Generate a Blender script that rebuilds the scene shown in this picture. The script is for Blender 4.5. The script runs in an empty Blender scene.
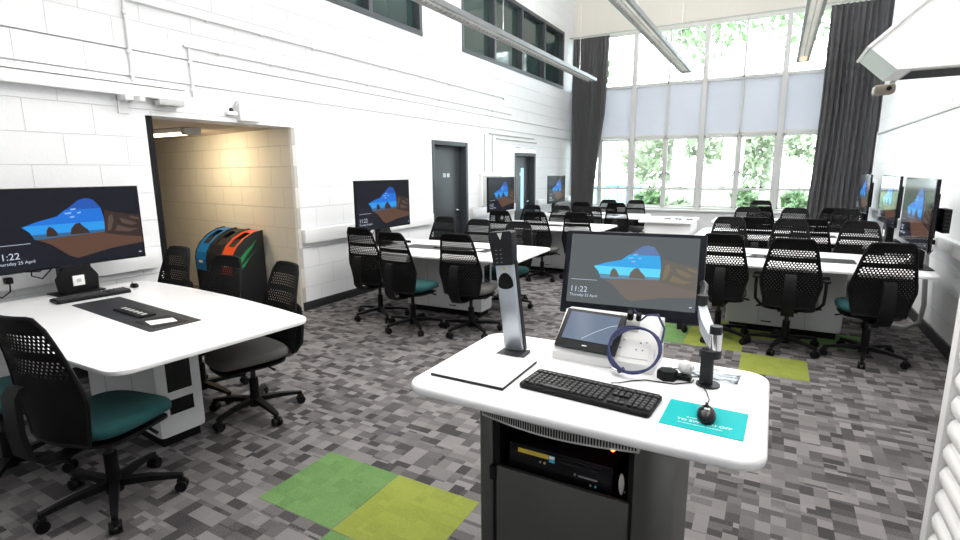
import bpy, bmesh, math, random
from mathutils import Vector, Matrix
random.seed(7)
PI = math.pi
SC = bpy.context.scene
COL = SC.collection

# ------------------------------------------------------------------ camera
YAW, PITCH, ROLL, FPX = -.510130078, -.185189183, -.00836332, 522.373777
fw = Vector((math.sin(YAW)*math.cos(PITCH), math.cos(YAW)*math.cos(PITCH), math.sin(PITCH)))
r0 = Vector((math.cos(YAW), -math.sin(YAW), 0)); u0 = r0.cross(fw)
ri = r0*math.cos(ROLL)+u0*math.sin(ROLL); up = -r0*math.sin(ROLL)+u0*math.cos(ROLL)
cam = bpy.data.cameras.new('camera'); camo = bpy.data.objects.new('camera', cam); COL.objects.link(camo)
cam.sensor_width = 36; cam.lens = FPX/960*36; cam.clip_start = .05; cam.clip_end = 200
M = Matrix((ri, up, -fw)).transposed().to_4x4(); M.translation = Vector((0, 0, 1.6)); camo.matrix_world = M
SC.camera = camo

# ------------------------------------------------------------------ world, sun, exposure
SC.view_settings.view_transform = 'Standard'; SC.view_settings.look = 'None'
SC.view_settings.gamma = 1; SC.view_settings.use_curve_mapping = False
SC.view_settings.exposure = 1.12
w = bpy.data.worlds.new('sky'); SC.world = w; w.use_nodes = True
bgn = w.node_tree.nodes['Background']; bgn.inputs[0].default_value = (.86, .93, 1, 1); bgn.inputs[1].default_value = 6.5
sun = bpy.data.lights.new('sun', 'SUN'); sun.energy = 3; sun.angle = .02; sun.color = (1, .96, .88)
suno = bpy.data.objects.new('sun', sun); COL.objects.link(suno); suno.rotation_euler = (math.radians(38), 0, math.radians(-18))
LAMP_DOWN, LAMP_UP, LAMP_WARM = 36, 85, 6

# ------------------------------------------------------------------ materials
def newmat(name):
    m = bpy.data.materials.new(name); m.use_nodes = True
    nt = m.node_tree; return m, nt, nt.nodes['Principled BSDF']
def mat(name, c, r=.5, met=0, var=.06, scale=30, bump=0, spec=.5, coat=0):
    m, nt, b = newmat(name); N = nt.nodes; L = nt.links
    b.inputs['Roughness'].default_value = r; b.inputs['Metallic'].default_value = met
    b.inputs['Specular IOR Level'].default_value = spec; b.inputs['Coat Weight'].default_value = coat
    tc = N.new('ShaderNodeTexCoord'); no = N.new('ShaderNodeTexNoise'); no.inputs['Scale'].default_value = scale; no.inputs['Detail'].default_value = 4
    L.new(tc.outputs['Object'], no.inputs['Vector'])
    mx = N.new('ShaderNodeMix'); mx.data_type = 'RGBA'
    mx.inputs['A'].default_value = (*[max(0, v*(1-var)) for v in c], 1); mx.inputs['B'].default_value = (*[min(1, v*(1+var)) for v in c], 1)
    L.new(no.outputs['Fac'], mx.inputs['Factor']); L.new(mx.outputs['Result'], b.inputs['Base Color'])
    if bump:
        bp = N.new('ShaderNodeBump'); bp.inputs['Strength'].default_value = bump; bp.inputs['Distance'].default_value = .004
        L.new(no.outputs['Fac'], bp.inputs['Height']); L.new(bp.outputs['Normal'], b.inputs['Normal'])
    return m
def emis(name, c, s, rough=.12, base=(.01, .01, .012)):
    m, nt, b = newmat(name)
    b.inputs['Base Color'].default_value = (*base, 1); b.inputs['Roughness'].default_value = rough
    b.inputs['Emission Color'].default_value = (*c, 1); b.inputs['Emission Strength'].default_value = s; b.inputs['Specular IOR Level'].default_value = .04
    return m
def math_node(nt, op, a, b=None, c=None):
    n = nt.nodes.new('ShaderNodeMath'); n.operation = op
    for i, v in enumerate((a, b, c)):
        if v is None: continue
        if isinstance(v, (int, float)): n.inputs[i].default_value = v
        else: nt.links.new(v, n.inputs[i])
    return n.outputs[0]
def blockwork(name, c, horiz, mort_shade=.86):
    """painted concrete block: courses .225 high, .45 long, mortar as bump plus recess shade in the colour"""
    m, nt, b = newmat(name); N = nt.nodes; L = nt.links
    g = N.new('ShaderNodeTexCoord'); sp = N.new('ShaderNodeSeparateXYZ'); L.new(g.outputs['Object'], sp.inputs[0])
    cb = N.new('ShaderNodeCombineXYZ'); L.new(sp.outputs[horiz], cb.inputs[0])
    L.new(math_node(nt, 'ADD', sp.outputs['Z'], .2), cb.inputs[1])
    br = N.new('ShaderNodeTexBrick'); L.new(cb.outputs[0], br.inputs['Vector'])
    br.inputs['Scale'].default_value = 1; br.inputs['Brick Width'].default_value = .45; br.inputs['Row Height'].default_value = .235
    br.inputs['Mortar Size'].default_value = .004; br.inputs['Mortar Smooth'].default_value = .6
    br.inputs['Color1'].default_value = (1, 1, 1, 1); br.inputs['Color2'].default_value = (.97, .97, .97, 1); br.inputs['Mortar'].default_value = (0, 0, 0, 1)
    no = N.new('ShaderNodeTexNoise'); no.inputs['Scale'].default_value = 45; no.inputs['Detail'].default_value = 5; L.new(g.outputs['Object'], no.inputs['Vector'])
    h = math_node(nt, 'MULTIPLY_ADD', no.outputs['Fac'], .35, br.outputs['Color'])
    bp = N.new('ShaderNodeBump'); bp.inputs['Strength'].default_value = .8; bp.inputs['Distance'].default_value = .006
    L.new(h, bp.inputs['Height']); L.new(bp.outputs['Normal'], b.inputs['Normal'])
    mx = N.new('ShaderNodeMix'); mx.data_type = 'RGBA'; L.new(br.outputs['Fac'], mx.inputs['Factor'])
    mx.inputs['B'].default_value = (*[v*mort_shade for v in c], 1); mx.inputs['A'].default_value = (*c, 1)  # shade of the recessed joints put into the mortar colour
    L.new(mx.outputs['Result'], b.inputs['Base Color']); b.inputs['Roughness'].default_value = .55
    return m
def carpet_mat(name, dark, light, fine=.35, contrast=.9):
    m, nt, b = newmat(name); N = nt.nodes; L = nt.links
    g = N.new('ShaderNodeTexCoord')
    def cells(sx, sy, ox, oy):
        mp = N.new('ShaderNodeMapping'); mp.inputs['Location'].default_value = (ox, oy, 0); mp.inputs['Scale'].default_value = (1/sx, 1/sy, 1)
        L.new(g.outputs['Object'], mp.inputs['Vector'])
        fl = N.new('ShaderNodeVectorMath'); fl.operation = 'FLOOR'; L.new(mp.outputs[0], fl.inputs[0])
        wn = N.new('ShaderNodeTexWhiteNoise'); wn.noise_dimensions = '3D'; L.new(fl.outputs[0], wn.inputs['Vector']); return wn.outputs['Value']
    a, c2, d = cells(.10, .0556, 8.4, 6.64), cells(.0625, .0833, 8.24, 5.76), cells(.125, .0714, 3.12, 7.72)
    pick = math_node(nt, 'GREATER_THAN', d, .5)
    inv = math_node(nt, 'SUBTRACT', 1, pick); v = math_node(nt, 'MULTIPLY', a, pick); v = math_node(nt, 'MULTIPLY_ADD', c2, inv, v)
    v = math_node(nt, 'MULTIPLY_ADD', v, contrast, .5-contrast/2)
    no = N.new('ShaderNodeTexNoise'); no.inputs['Scale'].default_value = 230; no.inputs['Detail'].default_value = 3; L.new(g.outputs['Object'], no.inputs['Vector'])
    n2 = math_node(nt, 'SUBTRACT', no.outputs['Fac'], .5); v = math_node(nt, 'MULTIPLY_ADD', n2, fine*4, v)
    mx = N.new('ShaderNodeMix'); mx.data_type = 'RGBA'; mx.clamp_factor = True; L.new(v, mx.inputs['Factor'])
    mx.inputs['A'].default_value = (*dark, 1); mx.inputs['B'].default_value = (*light, 1)
    L.new(mx.outputs['Result'], b.inputs['Base Color']); b.inputs['Roughness'].default_value = .95; b.inputs['Specular IOR Level'].default_value = .1
    bp = N.new('ShaderNodeBump'); bp.inputs['Strength'].default_value = .5; bp.inputs['Distance'].default_value = .004
    L.new(no.outputs['Fac'], bp.inputs['Height']); L.new(bp.outputs['Normal'], b.inputs['Normal'])
    return m

WALLC = (.86, .87, .89)
m_wallY = blockwork('white_painted_blockwork', WALLC, 'Y')
m_wallX = blockwork('white_painted_blockwork_cross', WALLC, 'X')
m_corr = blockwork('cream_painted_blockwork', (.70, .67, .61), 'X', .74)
m_white = mat('white_paint', (.86, .87, .88), .4, var=.02)
m_cream = mat('cream_panel', (.80, .77, .71), .6, var=.02)
m_ceil = mat('ceiling_white', (.85, .85, .84), .8, var=.02)
m_top = mat('white_laminate', (.88, .88, .90), .28, var=.01, scale=8)
m_ped = mat('light_grey_laminate', (.62, .63, .65), .45, var=.02)
m_carpet = carpet_mat('grey_block_carpet', (.038, .036, .038), (.215, .203, .205), .35, 1.0)
m_green = carpet_mat('green_carpet', (.075, .155, .055), (.15, .26, .095), .5, .35)
m_lime = carpet_mat('lime_carpet', (.17, .20, .040), (.26, .30, .060), .5, .35)
m_blk = mat('black_plastic', (.004, .004, .005), .5, var=.1, spec=.2)
m_mesh = mat('black_mesh', (.004, .004, .0045), .7, var=.1, spec=.15)
m_blk2 = mat('charcoal_plastic', (.016, .017, .02), .45, var=.1, spec=.3)
m_gloss = mat('gloss_black', (.006, .006, .008), .16, var=.1, spec=.25)
m_scr = mat('antiglare_screen', (.004, .004, .005), .25, var=.1, spec=.03)
m_bez = mat('bezel_black', (.006, .007, .014), .4, var=.05, spec=.25)
m_dark = mat('dark_grey_door_paint', (.045, .052, .06), .45, var=.04)
m_skirt = mat('black_skirting', (.018, .019, .02), .5)
m_gfab = mat('grey_fabric', (.085, .082, .08), .95, var=.25, scale=400, bump=.3)
m_tfab = mat('teal_fabric', (.004, .055, .058), .95, var=.25, scale=400, bump=.3)
m_cur = mat('grey_curtain_cloth', (.15, .15, .155), .9, var=.05, scale=20)
m_alu = mat('aluminium', (.62, .63, .64), .35, .7, var=.05)
m_lum = mat('luminaire_grey', (.26, .27, .28), .4, .3, var=.03)
m_brush = mat('brushed_steel', (.14, .145, .14), .4, .85, var=.12, scale=6)
m_frame = mat('window_frame_paint', (.74, .74, .73), .5, var=.02)
m_sil = mat('silver_plastic', (.50, .54, .60), .3, .6, var=.04)
m_chrome = mat('chrome', (.8, .8, .82), .12, 1, var=.02)
m_teal = mat('turquoise_mat', (0, .42, .44), .6, var=.02, spec=.15)
m_print = mat('white_print', (.9, .95, .95), .5)
m_red = mat('red_orange_plastic', (.75, .09, .02), .4); m_blue = mat('blue_plastic', (.01, .17, .48), .4)
m_gswirl = mat('green_print', (.02, .35, .10), .4)
m_yel = mat('yellow_sticker', (.65, .48, .06), .5); m_cyan = mat('blue_sticker', (.05, .40, .65), .5)
m_navy = mat('navy_cable', (.01, .02, .11), .35); m_gpipe = mat('grey_flex_conduit', (.33, .34, .34), .5)
m_darkglass = mat('dark_tinted_glass', (.022, .045, .042), .06, var=.15, scale=1.5, spec=.9)
m_hole = mat('dark_interior', (.006, .006, .007), .8)
m_wgrey = mat('pale_grey_metal', (.50, .51, .50), .4)
m_hoodend = mat('pale_green_grey_metal', (.62, .68, .66), .4, var=.02)
m_tan = mat('tan_plastic', (.22, .19, .15), .5)
m_key = mat('key_black', (.02, .02, .022), .45); m_white2 = mat('bright_white_plastic', (.9, .9, .9), .35, var=.01)
m_led = emis('red_indicator', (1, .06, .01), 9)
m_trunkbark = mat('pale_bark', (.30, .30, .27), .9, var=.25, scale=9, bump=.5)
m_grass = mat('grass', (.08, .13, .05), .95, var=.4, scale=3)
m_bluefence = mat('blue_railing', (.06, .22, .50), .5); m_bld = mat('pale_render', (.60, .62, .66), .8); m_bldwin = mat('building_glass', (.08, .13, .19), .2)
def leafmat(name, c):
    m, nt, b = newmat(name); N = nt.nodes; L = nt.links
    oi = N.new('ShaderNodeTexCoord'); wn = N.new('ShaderNodeTexNoise'); wn.inputs['Scale'].default_value = 2.5; L.new(oi.outputs['Object'], wn.inputs['Vector'])
    mx = N.new('ShaderNodeMix'); mx.data_type = 'RGBA'; mx.inputs['A'].default_value = (*[v*.5 for v in c], 1); mx.inputs['B'].default_value = (*[min(1, v*1.5) for v in c], 1)
    L.new(wn.outputs['Fac'], mx.inputs['Factor']); L.new(mx.outputs['Result'], b.inputs['Base Color'])
    tr = N.new('ShaderNodeBsdfTranslucent'); L.new(mx.outputs['Result'], tr.inputs['Color']); ms = N.new('ShaderNodeMixShader'); ms.inputs[0].default_value = .45
    L.new(b.outputs[0], ms.inputs[1]); L.new(tr.outputs[0], ms.inputs[2]); L.new(ms.outputs[0], N['Material Output'].inputs['Surface'])
    return m
m_leafA = leafmat('leaf_green', (.11, .18, .08)); m_leafB = leafmat('leaf_dark_green', (.03, .08, .05)); m_leafC = leafmat('leaf_pale', (.27, .31, .22))
def glassmat():
    m, nt, b = newmat('window_glass'); N = nt.nodes; L = nt.links
    tr = N.new('ShaderNodeBsdfTransparent'); tr.inputs[0].default_value = (.97, 1, .99, 1)
    gl = N.new('ShaderNodeBsdfGlossy'); gl.inputs['Roughness'].default_value = .02
    fr = N.new('ShaderNodeFresnel'); fr.inputs[0].default_value = 1.25; ms = N.new('ShaderNodeMixShader')
    L.new(fr.outputs[0], ms.inputs[0]); L.new(tr.outputs[0], ms.inputs[1]); L.new(gl.outputs[0], ms.inputs[2]); L.new(ms.outputs[0], N['Material Output'].inputs['Surface'])
    return m
m_glass = glassmat()
def infillmat():
    m, nt, b = newmat('translucent_infill'); N = nt.nodes; L = nt.links
    no = N.new('ShaderNodeTexNoise'); no.inputs['Scale'].default_value = .8; tc = N.new('ShaderNodeTexCoord'); L.new(tc.outputs['Object'], no.inputs['Vector'])
    mx = N.new('ShaderNodeMix'); mx.data_type = 'RGBA'; mx.inputs['A'].default_value = (.60, .61, .65, 1); mx.inputs['B'].default_value = (.72, .73, .77, 1)
    L.new(no.outputs['Fac'], mx.inputs['Factor'])
    df = N.new('ShaderNodeBsdfDiffuse'); tl = N.new('ShaderNodeBsdfTranslucent'); ms = N.new('ShaderNodeMixShader'); ms.inputs[0].default_value = .3
    L.new(mx.outputs['Result'], df.inputs[0]); L.new(mx.outputs['Result'], tl.inputs[0])
    L.new(df.outputs[0], ms.inputs[1]); L.new(tl.outputs[0], ms.inputs[2]); L.new(ms.outputs[0], N['Material Output'].inputs['Surface'])
    return m
m_infill = infillmat()

# ------------------------------------------------------------------ mesh helpers
def ident(): return Matrix.Identity(4)
class MB:
    def __init__(s): s.bm = bmesh.new(); s.mats = []
    def mi(s, m):
        if m not in s.mats: s.mats.append(m)
        return s.mats.index(m)
    def _fin(s, vs, m, T, bev=0, seg=2):
        if bev:
            es = list({e for v in vs for e in v.link_edges})
            r = bmesh.ops.bevel(s.bm, geom=es, offset=bev, segments=seg, affect='EDGES', profile=.6)
            fs = set(r['faces']) | {f for v in r['verts'] for f in v.link_faces}
            vs = list({v for f in fs for v in f.verts} | {v for v in vs if v.is_valid})
        fs = {f for v in vs for f in v.link_faces}
        i = s.mi(m)
        for f in fs: f.material_index = i
        if T is not None: bmesh.ops.transform(s.bm, matrix=T, verts=vs)
    def box(s, c, d, m, bev=0, T=None, seg=2):
        r = bmesh.ops.create_cube(s.bm, size=1)['verts']
        for v in r: v.co = Vector((v.co.x*d[0]+c[0], v.co.y*d[1]+c[1], v.co.z*d[2]+c[2]))
        s._fin(r, m, T, bev, seg); return s
    def b2(s, a, b, m, bev=0, T=None):
        return s.box([(a[i]+b[i])/2 for i in range(3)], [abs(b[i]-a[i]) for i in range(3)], m, bev, T)
    def cyl(s, p, q, r, m, r2=None, n=16, T=None, cap=True):
        p, q = Vector(p), Vector(q); d = q-p
        c = bmesh.ops.create_cone(s.bm, cap_ends=cap, segments=n, radius1=r, radius2=r if r2 is None else r2, depth=d.length)['verts']
        R = d.to_track_quat('Z', 'Y').to_matrix().to_4x4(); R.translation = (p+q)/2
        bmesh.ops.transform(s.bm, matrix=R, verts=c); s._fin(c, m, T); return s
    def sph(s, c, r, m, sc=(1, 1, 1), n=16, T=None):
        v = bmesh.ops.create_uvsphere(s.bm, u_segments=n, v_segments=max(6, n//2), radius=r)['verts']
        for x in v: x.co = Vector((x.co.x*sc[0]+c[0], x.co.y*sc[1]+c[1], x.co.z*sc[2]+c[2]))
        s._fin(v, m, T); return s
    def tube(s, pts, r, m, n=8, T=None, closed=False):
        P = [Vector(p) for p in pts]; N = len(P); rings = []
        nrm = None; vs = []
        for i, p in enumerate(P):
            a = P[(i-1) % N] if (closed or i > 0) else p; b = P[(i+1) % N] if (closed or i < N-1) else p
            t = (b-a).normalized()
            if nrm is None: nrm = t.orthogonal().normalized()
            nrm = (nrm-t*nrm.dot(t)); nrm = nrm.normalized() if nrm.length > 1e-6 else t.orthogonal().normalized()
            bt = t.cross(nrm); rr = r[i] if isinstance(r, (list, tuple)) else r
            ring = [s.bm.verts.new(p+(nrm*math.cos(2*PI*k/n)+bt*math.sin(2*PI*k/n))*rr) for k in range(n)]
            rings.append(ring); vs += ring
        for i in range(N if closed else N-1):
            A, B = rings[i], rings[(i+1) % N]
            for k in range(n): s.bm.faces.new((A[k], A[(k+1) % n], B[(k+1) % n], B[k]))
        if not closed:
            s.bm.faces.new(rings[0][::-1]); s.bm.faces.new(rings[-1])
        s._fin(vs, m, T); return s
    def prism(s, poly, a, b, m, ax='z', bev=0, T=None, seg=2):
        """poly of 2-D points extruded from a to b along axis ax"""
        def P(u, v, w): return {'z': (u, v, w), 'y': (u, w, v), 'x': (w, u, v)}[ax]
        A = [s.bm.verts.new(P(u, v, a)) for u, v in poly]; B = [s.bm.verts.new(P(u, v, b)) for u, v in poly]
        n = len(poly); fs = [s.bm.faces.new(A[::-1]), s.bm.faces.new(B)]
        for i in range(n): fs.append(s.bm.faces.new((A[i], A[(i+1) % n], B[(i+1) % n], B[i])))
        bmesh.ops.recalc_face_normals(s.bm, faces=fs)
        if bev:
            es = list(fs[0].edges)+list(fs[1].edges)
            r = bmesh.ops.bevel(s.bm, geom=es, offset=bev, segments=seg, affect='EDGES', profile=.5)
            vs = list({v for f in r['faces'] for v in f.verts} | {v for v in A+B if v.is_valid})
            s._fin(vs, m, T)
        else: s._fin(A+B, m, T)
        return s
    def loft(s, rings, m, T=None, closed=True):
        R = [[s.bm.verts.new(p) for p in r] for r in rings]; fs = []
        for A, B in zip(R, R[1:]):
            n = len(A)
            for k in range(n if closed else n-1): fs.append(s.bm.faces.new((A[k], A[(k+1) % n], B[(k+1) % n], B[k])))
        if closed: fs.append(s.bm.faces.new(R[0][::-1])); fs.append(s.bm.faces.new(R[-1]))
        bmesh.ops.recalc_face_normals(s.bm, faces=fs)
        s._fin([v for r in R for v in r], m, T); return s
    def poly(s, pts, m, T=None):
        vs = [s.bm.verts.new(p) for p in pts]; s.bm.faces.new(vs); s._fin(vs, m, T); return s
    def build(s, name, parent=None, label=None, T=None, smooth=True, ang=35):
        me = bpy.data.meshes.new(name); s.bm.to_mesh(me); s.bm.free()
        for m in s.mats: me.materials.append(m)
        if smooth:
            me.shade_smooth(); me.set_sharp_from_angle(angle=math.radians(ang))
        o = bpy.data.objects.new(name, me); COL.objects.link(o)
        if parent: o.parent = parent
        if T is not None: o.matrix_local = T
        if label: o['label'] = label
        return o
def root(name, label, cat, loc=(0, 0, 0), rz=0, group=None):
    o = bpy.data.objects.new(name, None); COL.objects.link(o); o.location = loc; o.rotation_euler = (0, 0, rz); o.empty_display_size = .1
    return tag(o, label, cat, group)
def tag(o, label, cat, group=None):
    o['label'] = label; o['category'] = cat
    if group: o['group'] = group
    return o
def struct(o): o['kind'] = 'structure'; return o
def sroot(name, loc=(0, 0, 0)):
    o = bpy.data.objects.new(name, None); COL.objects.link(o); o.location = loc; return struct(o)
def copy_tree(o, parent=None):
    c = o.copy(); COL.objects.link(c)
    if parent: c.parent = parent
    for ch in o.children: copy_tree(ch, c)
    return c
def place(o, loc, rz, label, group=None):
    o.location = (loc[0], loc[1], loc[2]+(.0015 if loc[2] == 0 else 0)); o.rotation_euler = (0, 0, rz); o['label'] = label
    if group: o['group'] = group
    return o
def text(name, s, size, m, parent, T, ext=.0004, align='LEFT', sx=1):
    cu = bpy.data.curves.new(name, 'FONT'); cu.body = s; cu.size = size; cu.extrude = ext; cu.align_x = align
    t = bpy.data.objects.new(name+'_tmp', cu); COL.objects.link(t); dg = bpy.context.evaluated_depsgraph_get()
    me = bpy.data.meshes.new_from_object(t.evaluated_get(dg)); bpy.data.objects.remove(t)
    me.materials.clear(); me.materials.append(m); me.name = name
    o = bpy.data.objects.new(name, me); COL.objects.link(o); o.parent = parent; o.matrix_local = T @ Matrix.Diagonal((sx, 1, 1, 1)); return o
def loc(x, y, z): return Matrix.Translation((x, y, z))
def rot(a, ax): return Matrix.Rotation(a, 4, ax)
def rrect(x0, y0, x1, y1, r, n=5, bulge=0):
    pts = []
    for (cx, cy, a0) in ((x1-r, y1-r, 0), (x0+r, y1-r, PI/2), (x0+r, y0+r, PI), (x1-r, y0+r, 3*PI/2)):
        pts += [(cx+r*math.cos(a0+PI/2*k/n), cy+r*math.sin(a0+PI/2*k/n)) for k in range(n+1)]
    if bulge:
        out = []; N = len(pts)
        for i, p in enumerate(pts):
            out.append(p); q = pts[(i+1) % N]
            if abs(q[0]-p[0]) > .5:
                out += [(p[0]+(q[0]-p[0])*k/14, p[1]+(q[1]-p[1])*k/14) for k in range(1, 14)]
        cx, h = (x0+x1)/2, (x1-x0)/2
        pts = [(x, y+(bulge if y > (y0+y1)/2 else -bulge)*(1-((x-cx)/h)**2)) for x, y in out]
    return pts

# ------------------------------------------------------------------ SETTING
XW, XR, YB, ZC, YF = -4.75, 1.42, 13.45, 6.0, -2.6
fb = MB(); fb.b2((-8.6, YF-.2, -.1), (2.2, YB+.3, 0), m_carpet); struct(fb.build('floor'))
tiles = [(-2.14, 1.52, 'g'), (-1.64, 1.52, 'l'), (-1.64, 1.02, 'g'), (-1.14, 5.02, 'g'), (-.64, 5.02, 'l'), (-.14, 4.52, 'l'),
         (-1.14, 5.52, 'g'), (-.14, 5.52, 'l'), (.36, 5.52, 'g'), (-.64, 5.52, 'l')]
for x, y, k in tiles:
    b = MB(); b.b2((x+.002, y+.002, -.02), (x+.498, y+.498, .0012), m_green if k == 'g' else m_lime)
    t = b.build('carpet_tile')
    near = y < 2.1; nm = 'green' if k == 'g' else 'lime'
    if near:
        lab = {(-2.14, 1.52): 'mid green carpet tile on the floor left of the lectern', (-1.64, 1.52): 'lime yellow carpet tile on the floor just left of the steel lectern body',
               (-1.64, 1.02): 'green carpet tile cut off by the lower frame edge below the lime tile'}[(x, y)]
    else:
        lab = {(-1.14, 5.02): 'green carpet tile seen right of the lectern monitor, nearer of two', (-.64, 5.02): 'lime carpet tile behind the lectern arm, under left chair of first right table',
               (-.14, 4.52): 'lime carpet tile lying clear of the chairs, right of the lectern top', (-1.14, 5.52): 'green carpet tile farther behind the lectern monitor edge',
               (-.14, 5.52): 'lime carpet tile in front of right hand pedestal, under middle chair', (.36, 5.52): 'green carpet tile under the teal seated chair at right',
               (-.64, 5.52): 'lime carpet tile under left end of first right hand table'}[(x, y)]
    tag(t, lab, 'carpet tile', 'coloured carpet tiles')
struct(MB().b2((-5.1, YF-.2, ZC), (2.2, YB+.3, ZC+.2), m_ceil).build('ceiling'))
# left wall with openings; grooves are real gaps
ys = [YF-.2, 2.2, 2.65, 4.26, 6.8, 6.97, 7.93, 8.07, 10.0, 11.08, 12.76, YB+.3]
zs = [0, 2.105, 2.405, 2.62, 3.58, 4.9, ZC]
holes = [(2.65, 4.26, 0, 2.105), (6.97, 8.07, 0, 2.105), (10.0, 11.08, 0, 2.0), (2.2, 6.8, 3.58, 4.9), (7.93, 12.76, 3.58, 4.9)]
wl = MB()
for i in range(len(ys)-1):
    for j in range(len(zs)-1):
        cy, cz = (ys[i]+ys[i+1])/2, (zs[j]+zs[j+1])/2
        if any(h[0] < cy < h[1] and h[2] < cz < h[3] for h in holes): continue
        z0 = zs[j]+(.006 if zs[j] in (2.405, 2.62) else 0); z1 = zs[j+1]-(.006 if zs[j+1] in (2.405, 2.62) else 0)
        wl.b2((XW-.3, ys[i], z0), (XW, ys[i+1], z1), m_wallY)
wl.b2((XW-.3, YF, 2.38), (XW-.03, YB, 2.65), m_wallY)
struct(wl.build('wall_left', smooth=False))
bw = MB(); bw.b2((XW-.3, YB, 0), (2.2, YB+.3, .68), m_white); bw.b2((XW-.3, YB, 4.87), (2.2, YB+.3, ZC), m_cream)
for k in range(18): bw.b2((XW+.1+k*.37, YB-.004, 4.95), (XW+.11+k*.37, YB+.01, ZC), m_cream)
bw.b2((1.59, YB, .6), (2.2, YB+.3, 5), m_white)
struct(bw.build('wall_back', smooth=False))
wr = MB(); wr.b2((XR, YF-.2, 0), (XR+.35, 11.0, ZC), m_wallY); wr.b2((1.95, 10.6, 0), (2.2, YB+.3, ZC), m_wallY)
struct(wr.build('wall_right', smooth=False))
struct(MB().b2((-5.1, YF-.2, 0), (2.2, YF, ZC), m_wallX).build('wall_front', smooth=False))
# corridor seen through the opening: skewed block wall
T7 = loc(XW, 4.21, 0) @ rot(PI-math.radians(7.03), 'Z')
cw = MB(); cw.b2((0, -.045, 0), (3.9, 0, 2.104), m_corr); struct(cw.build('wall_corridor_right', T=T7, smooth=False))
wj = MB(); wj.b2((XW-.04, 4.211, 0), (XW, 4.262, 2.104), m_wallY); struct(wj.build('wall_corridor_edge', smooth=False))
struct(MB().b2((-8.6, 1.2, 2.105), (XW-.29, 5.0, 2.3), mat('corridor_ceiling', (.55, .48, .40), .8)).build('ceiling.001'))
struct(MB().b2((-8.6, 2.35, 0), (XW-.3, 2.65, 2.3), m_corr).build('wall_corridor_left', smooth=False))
struct(MB().b2((-8.6, 2.5, 0), (-8.45, 5.0, 2.3), m_dark).build('wall_corridor_end'))
struct(MB().b2((XW-.15, 2.65, 0), (XW-.05, 2.735, 2.105), m_blk).build('trim_6'))
# skirtings
def skirt(n, a, b): struct(MB().b2(a, b, m_skirt, .004).build(n))
skirt('baseboard_left', (XW, YF, 0), (XW+.018, 2.65, .1)); skirt('baseboard_left.001', (XW, 4.21, 0), (XW+.018, 6.97, .1))
skirt('baseboard_left.002', (XW, 8.07, 0), (XW+.018, 10, .1)); skirt('baseboard_left.003', (XW, 11.08, 0), (XW+.018, YB, .1))
skirt('baseboard_right', (XR-.02, YF, 0), (XR, 11.0, .11))
# dado trunking on left and right walls
def trunk(n, x0, x1, y0, y1, z0, z1): struct(MB().b2((x0, y0, z0), (x1, y1, z1), m_white, .006).build(n))
trunk('trim_1', XW, XW+.06, -1.5, 2.6, .80, .95); trunk('trim_2', XW, XW+.06, 4.26, 6.9, .80, .96); trunk('trim_3', XW, XW+.06, 8.14, 9.93, .80, .96)
trunk('trim_4', XW, XW+.06, 11.15, YB, .80, .96); trunk('trim_5', XR-.06, XR, 1, 11, .86, .98)
struct(MB().b2((XR-.012, 10.96, .1), (XR+.05, 11.03, 2.2), m_white).build('trim_7'))
struct(MB().b2((XR-.018, 4.6, 2.155), (XR, 11, 2.175), m_wgrey).build('trim_8'))
# doors
def door(n, y0, y1, zt, slit):
    r = sroot(n, (XW, 0, 0)); f = MB(); t = .07
    f.b2((-.3, y0, 0), (.012, y0+t, zt), m_dark, .004); f.b2((-.3, y1-t, 0), (.012, y1, zt), m_dark, .004); f.b2((-.3, y0+t, zt-t), (.012, y1-t, zt), m_dark, .004)
    f.build('door_frame', r)
    L = MB(); L.b2((-.17, y0+t, .005), (-.12, y1-t, zt-t), m_dark, .003)
    lf = L.build('door_leaf', r)
    if slit:
        MB().b2((-.121, y0+.56, .80), (-.115, y0+.70, 1.68), emis('lit_vision_panel', (.35, .72, 1), .9), .002).build('vision_panel', lf, 'narrow bright glass slit')
    h = MB(); yh = y1-.17
    h.cyl((-.12, yh, .95), (-.108, yh, .95), .028, m_chrome); h.cyl((-.115, yh, .95), (-.06, yh, .95), .009, m_chrome); h.tube([(-.062, yh, .95), (-.06, yh-.06, .95), (-.062, yh-.13, .948)], .009, m_chrome)
    h.cyl((-.12, yh, .84), (-.112, yh, .84), .02, m_chrome)
    h.build('door_handle', lf, 'chrome lever handle')
    s = MB(); s.b2((-.12, y0+.49, 1.52), (-.116, y0+.57, 1.585), m_wgrey); s.b2((-.12, y0+.61, 1.52), (-.116, y0+.69, 1.585), m_wgrey)
    s.b2((-.117, y0+.50, 1.53), (-.1155, y0+.53, 1.575), m_cyan); s.build('door_sign', lf, 'pair of small square white signs')
door('door_1', 6.97, 8.07, 2.105, False); door('door_2', 10.0, 11.08, 2.0, True)
# high internal windows
def highwin(n, y0, y1, k):
    r = sroot(n, (XW, 0, 0)); f = MB(); t = .075; z0, z1 = 3.58, 4.9
    f.b2((-.14, y0, z0), (.012, y1, z0+t), m_dark, .004); f.b2((-.14, y0, z1-t), (.012, y1, z1), m_dark, .004)
    d = (y1-y0)/k
    for i in range(k+1):
        c = min(max(y0+i*d, y0+t/2), y1-t/2); f.b2((-.14, c-t/2, z0+t), (.01, c+t/2, z1-t), m_dark, .004)
    f.build('window_frame', r)
    for i in range(k):
        MB().b2((-.12, y0+i*d+.03, z0+.05), (-.105, y0+(i+1)*d-.03, z1-.05), m_darkglass).build('window_pane', r)
highwin('window_5', 2.2, 6.8, 4); highwin('window_6', 7.93, 12.76, 4)
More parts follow.
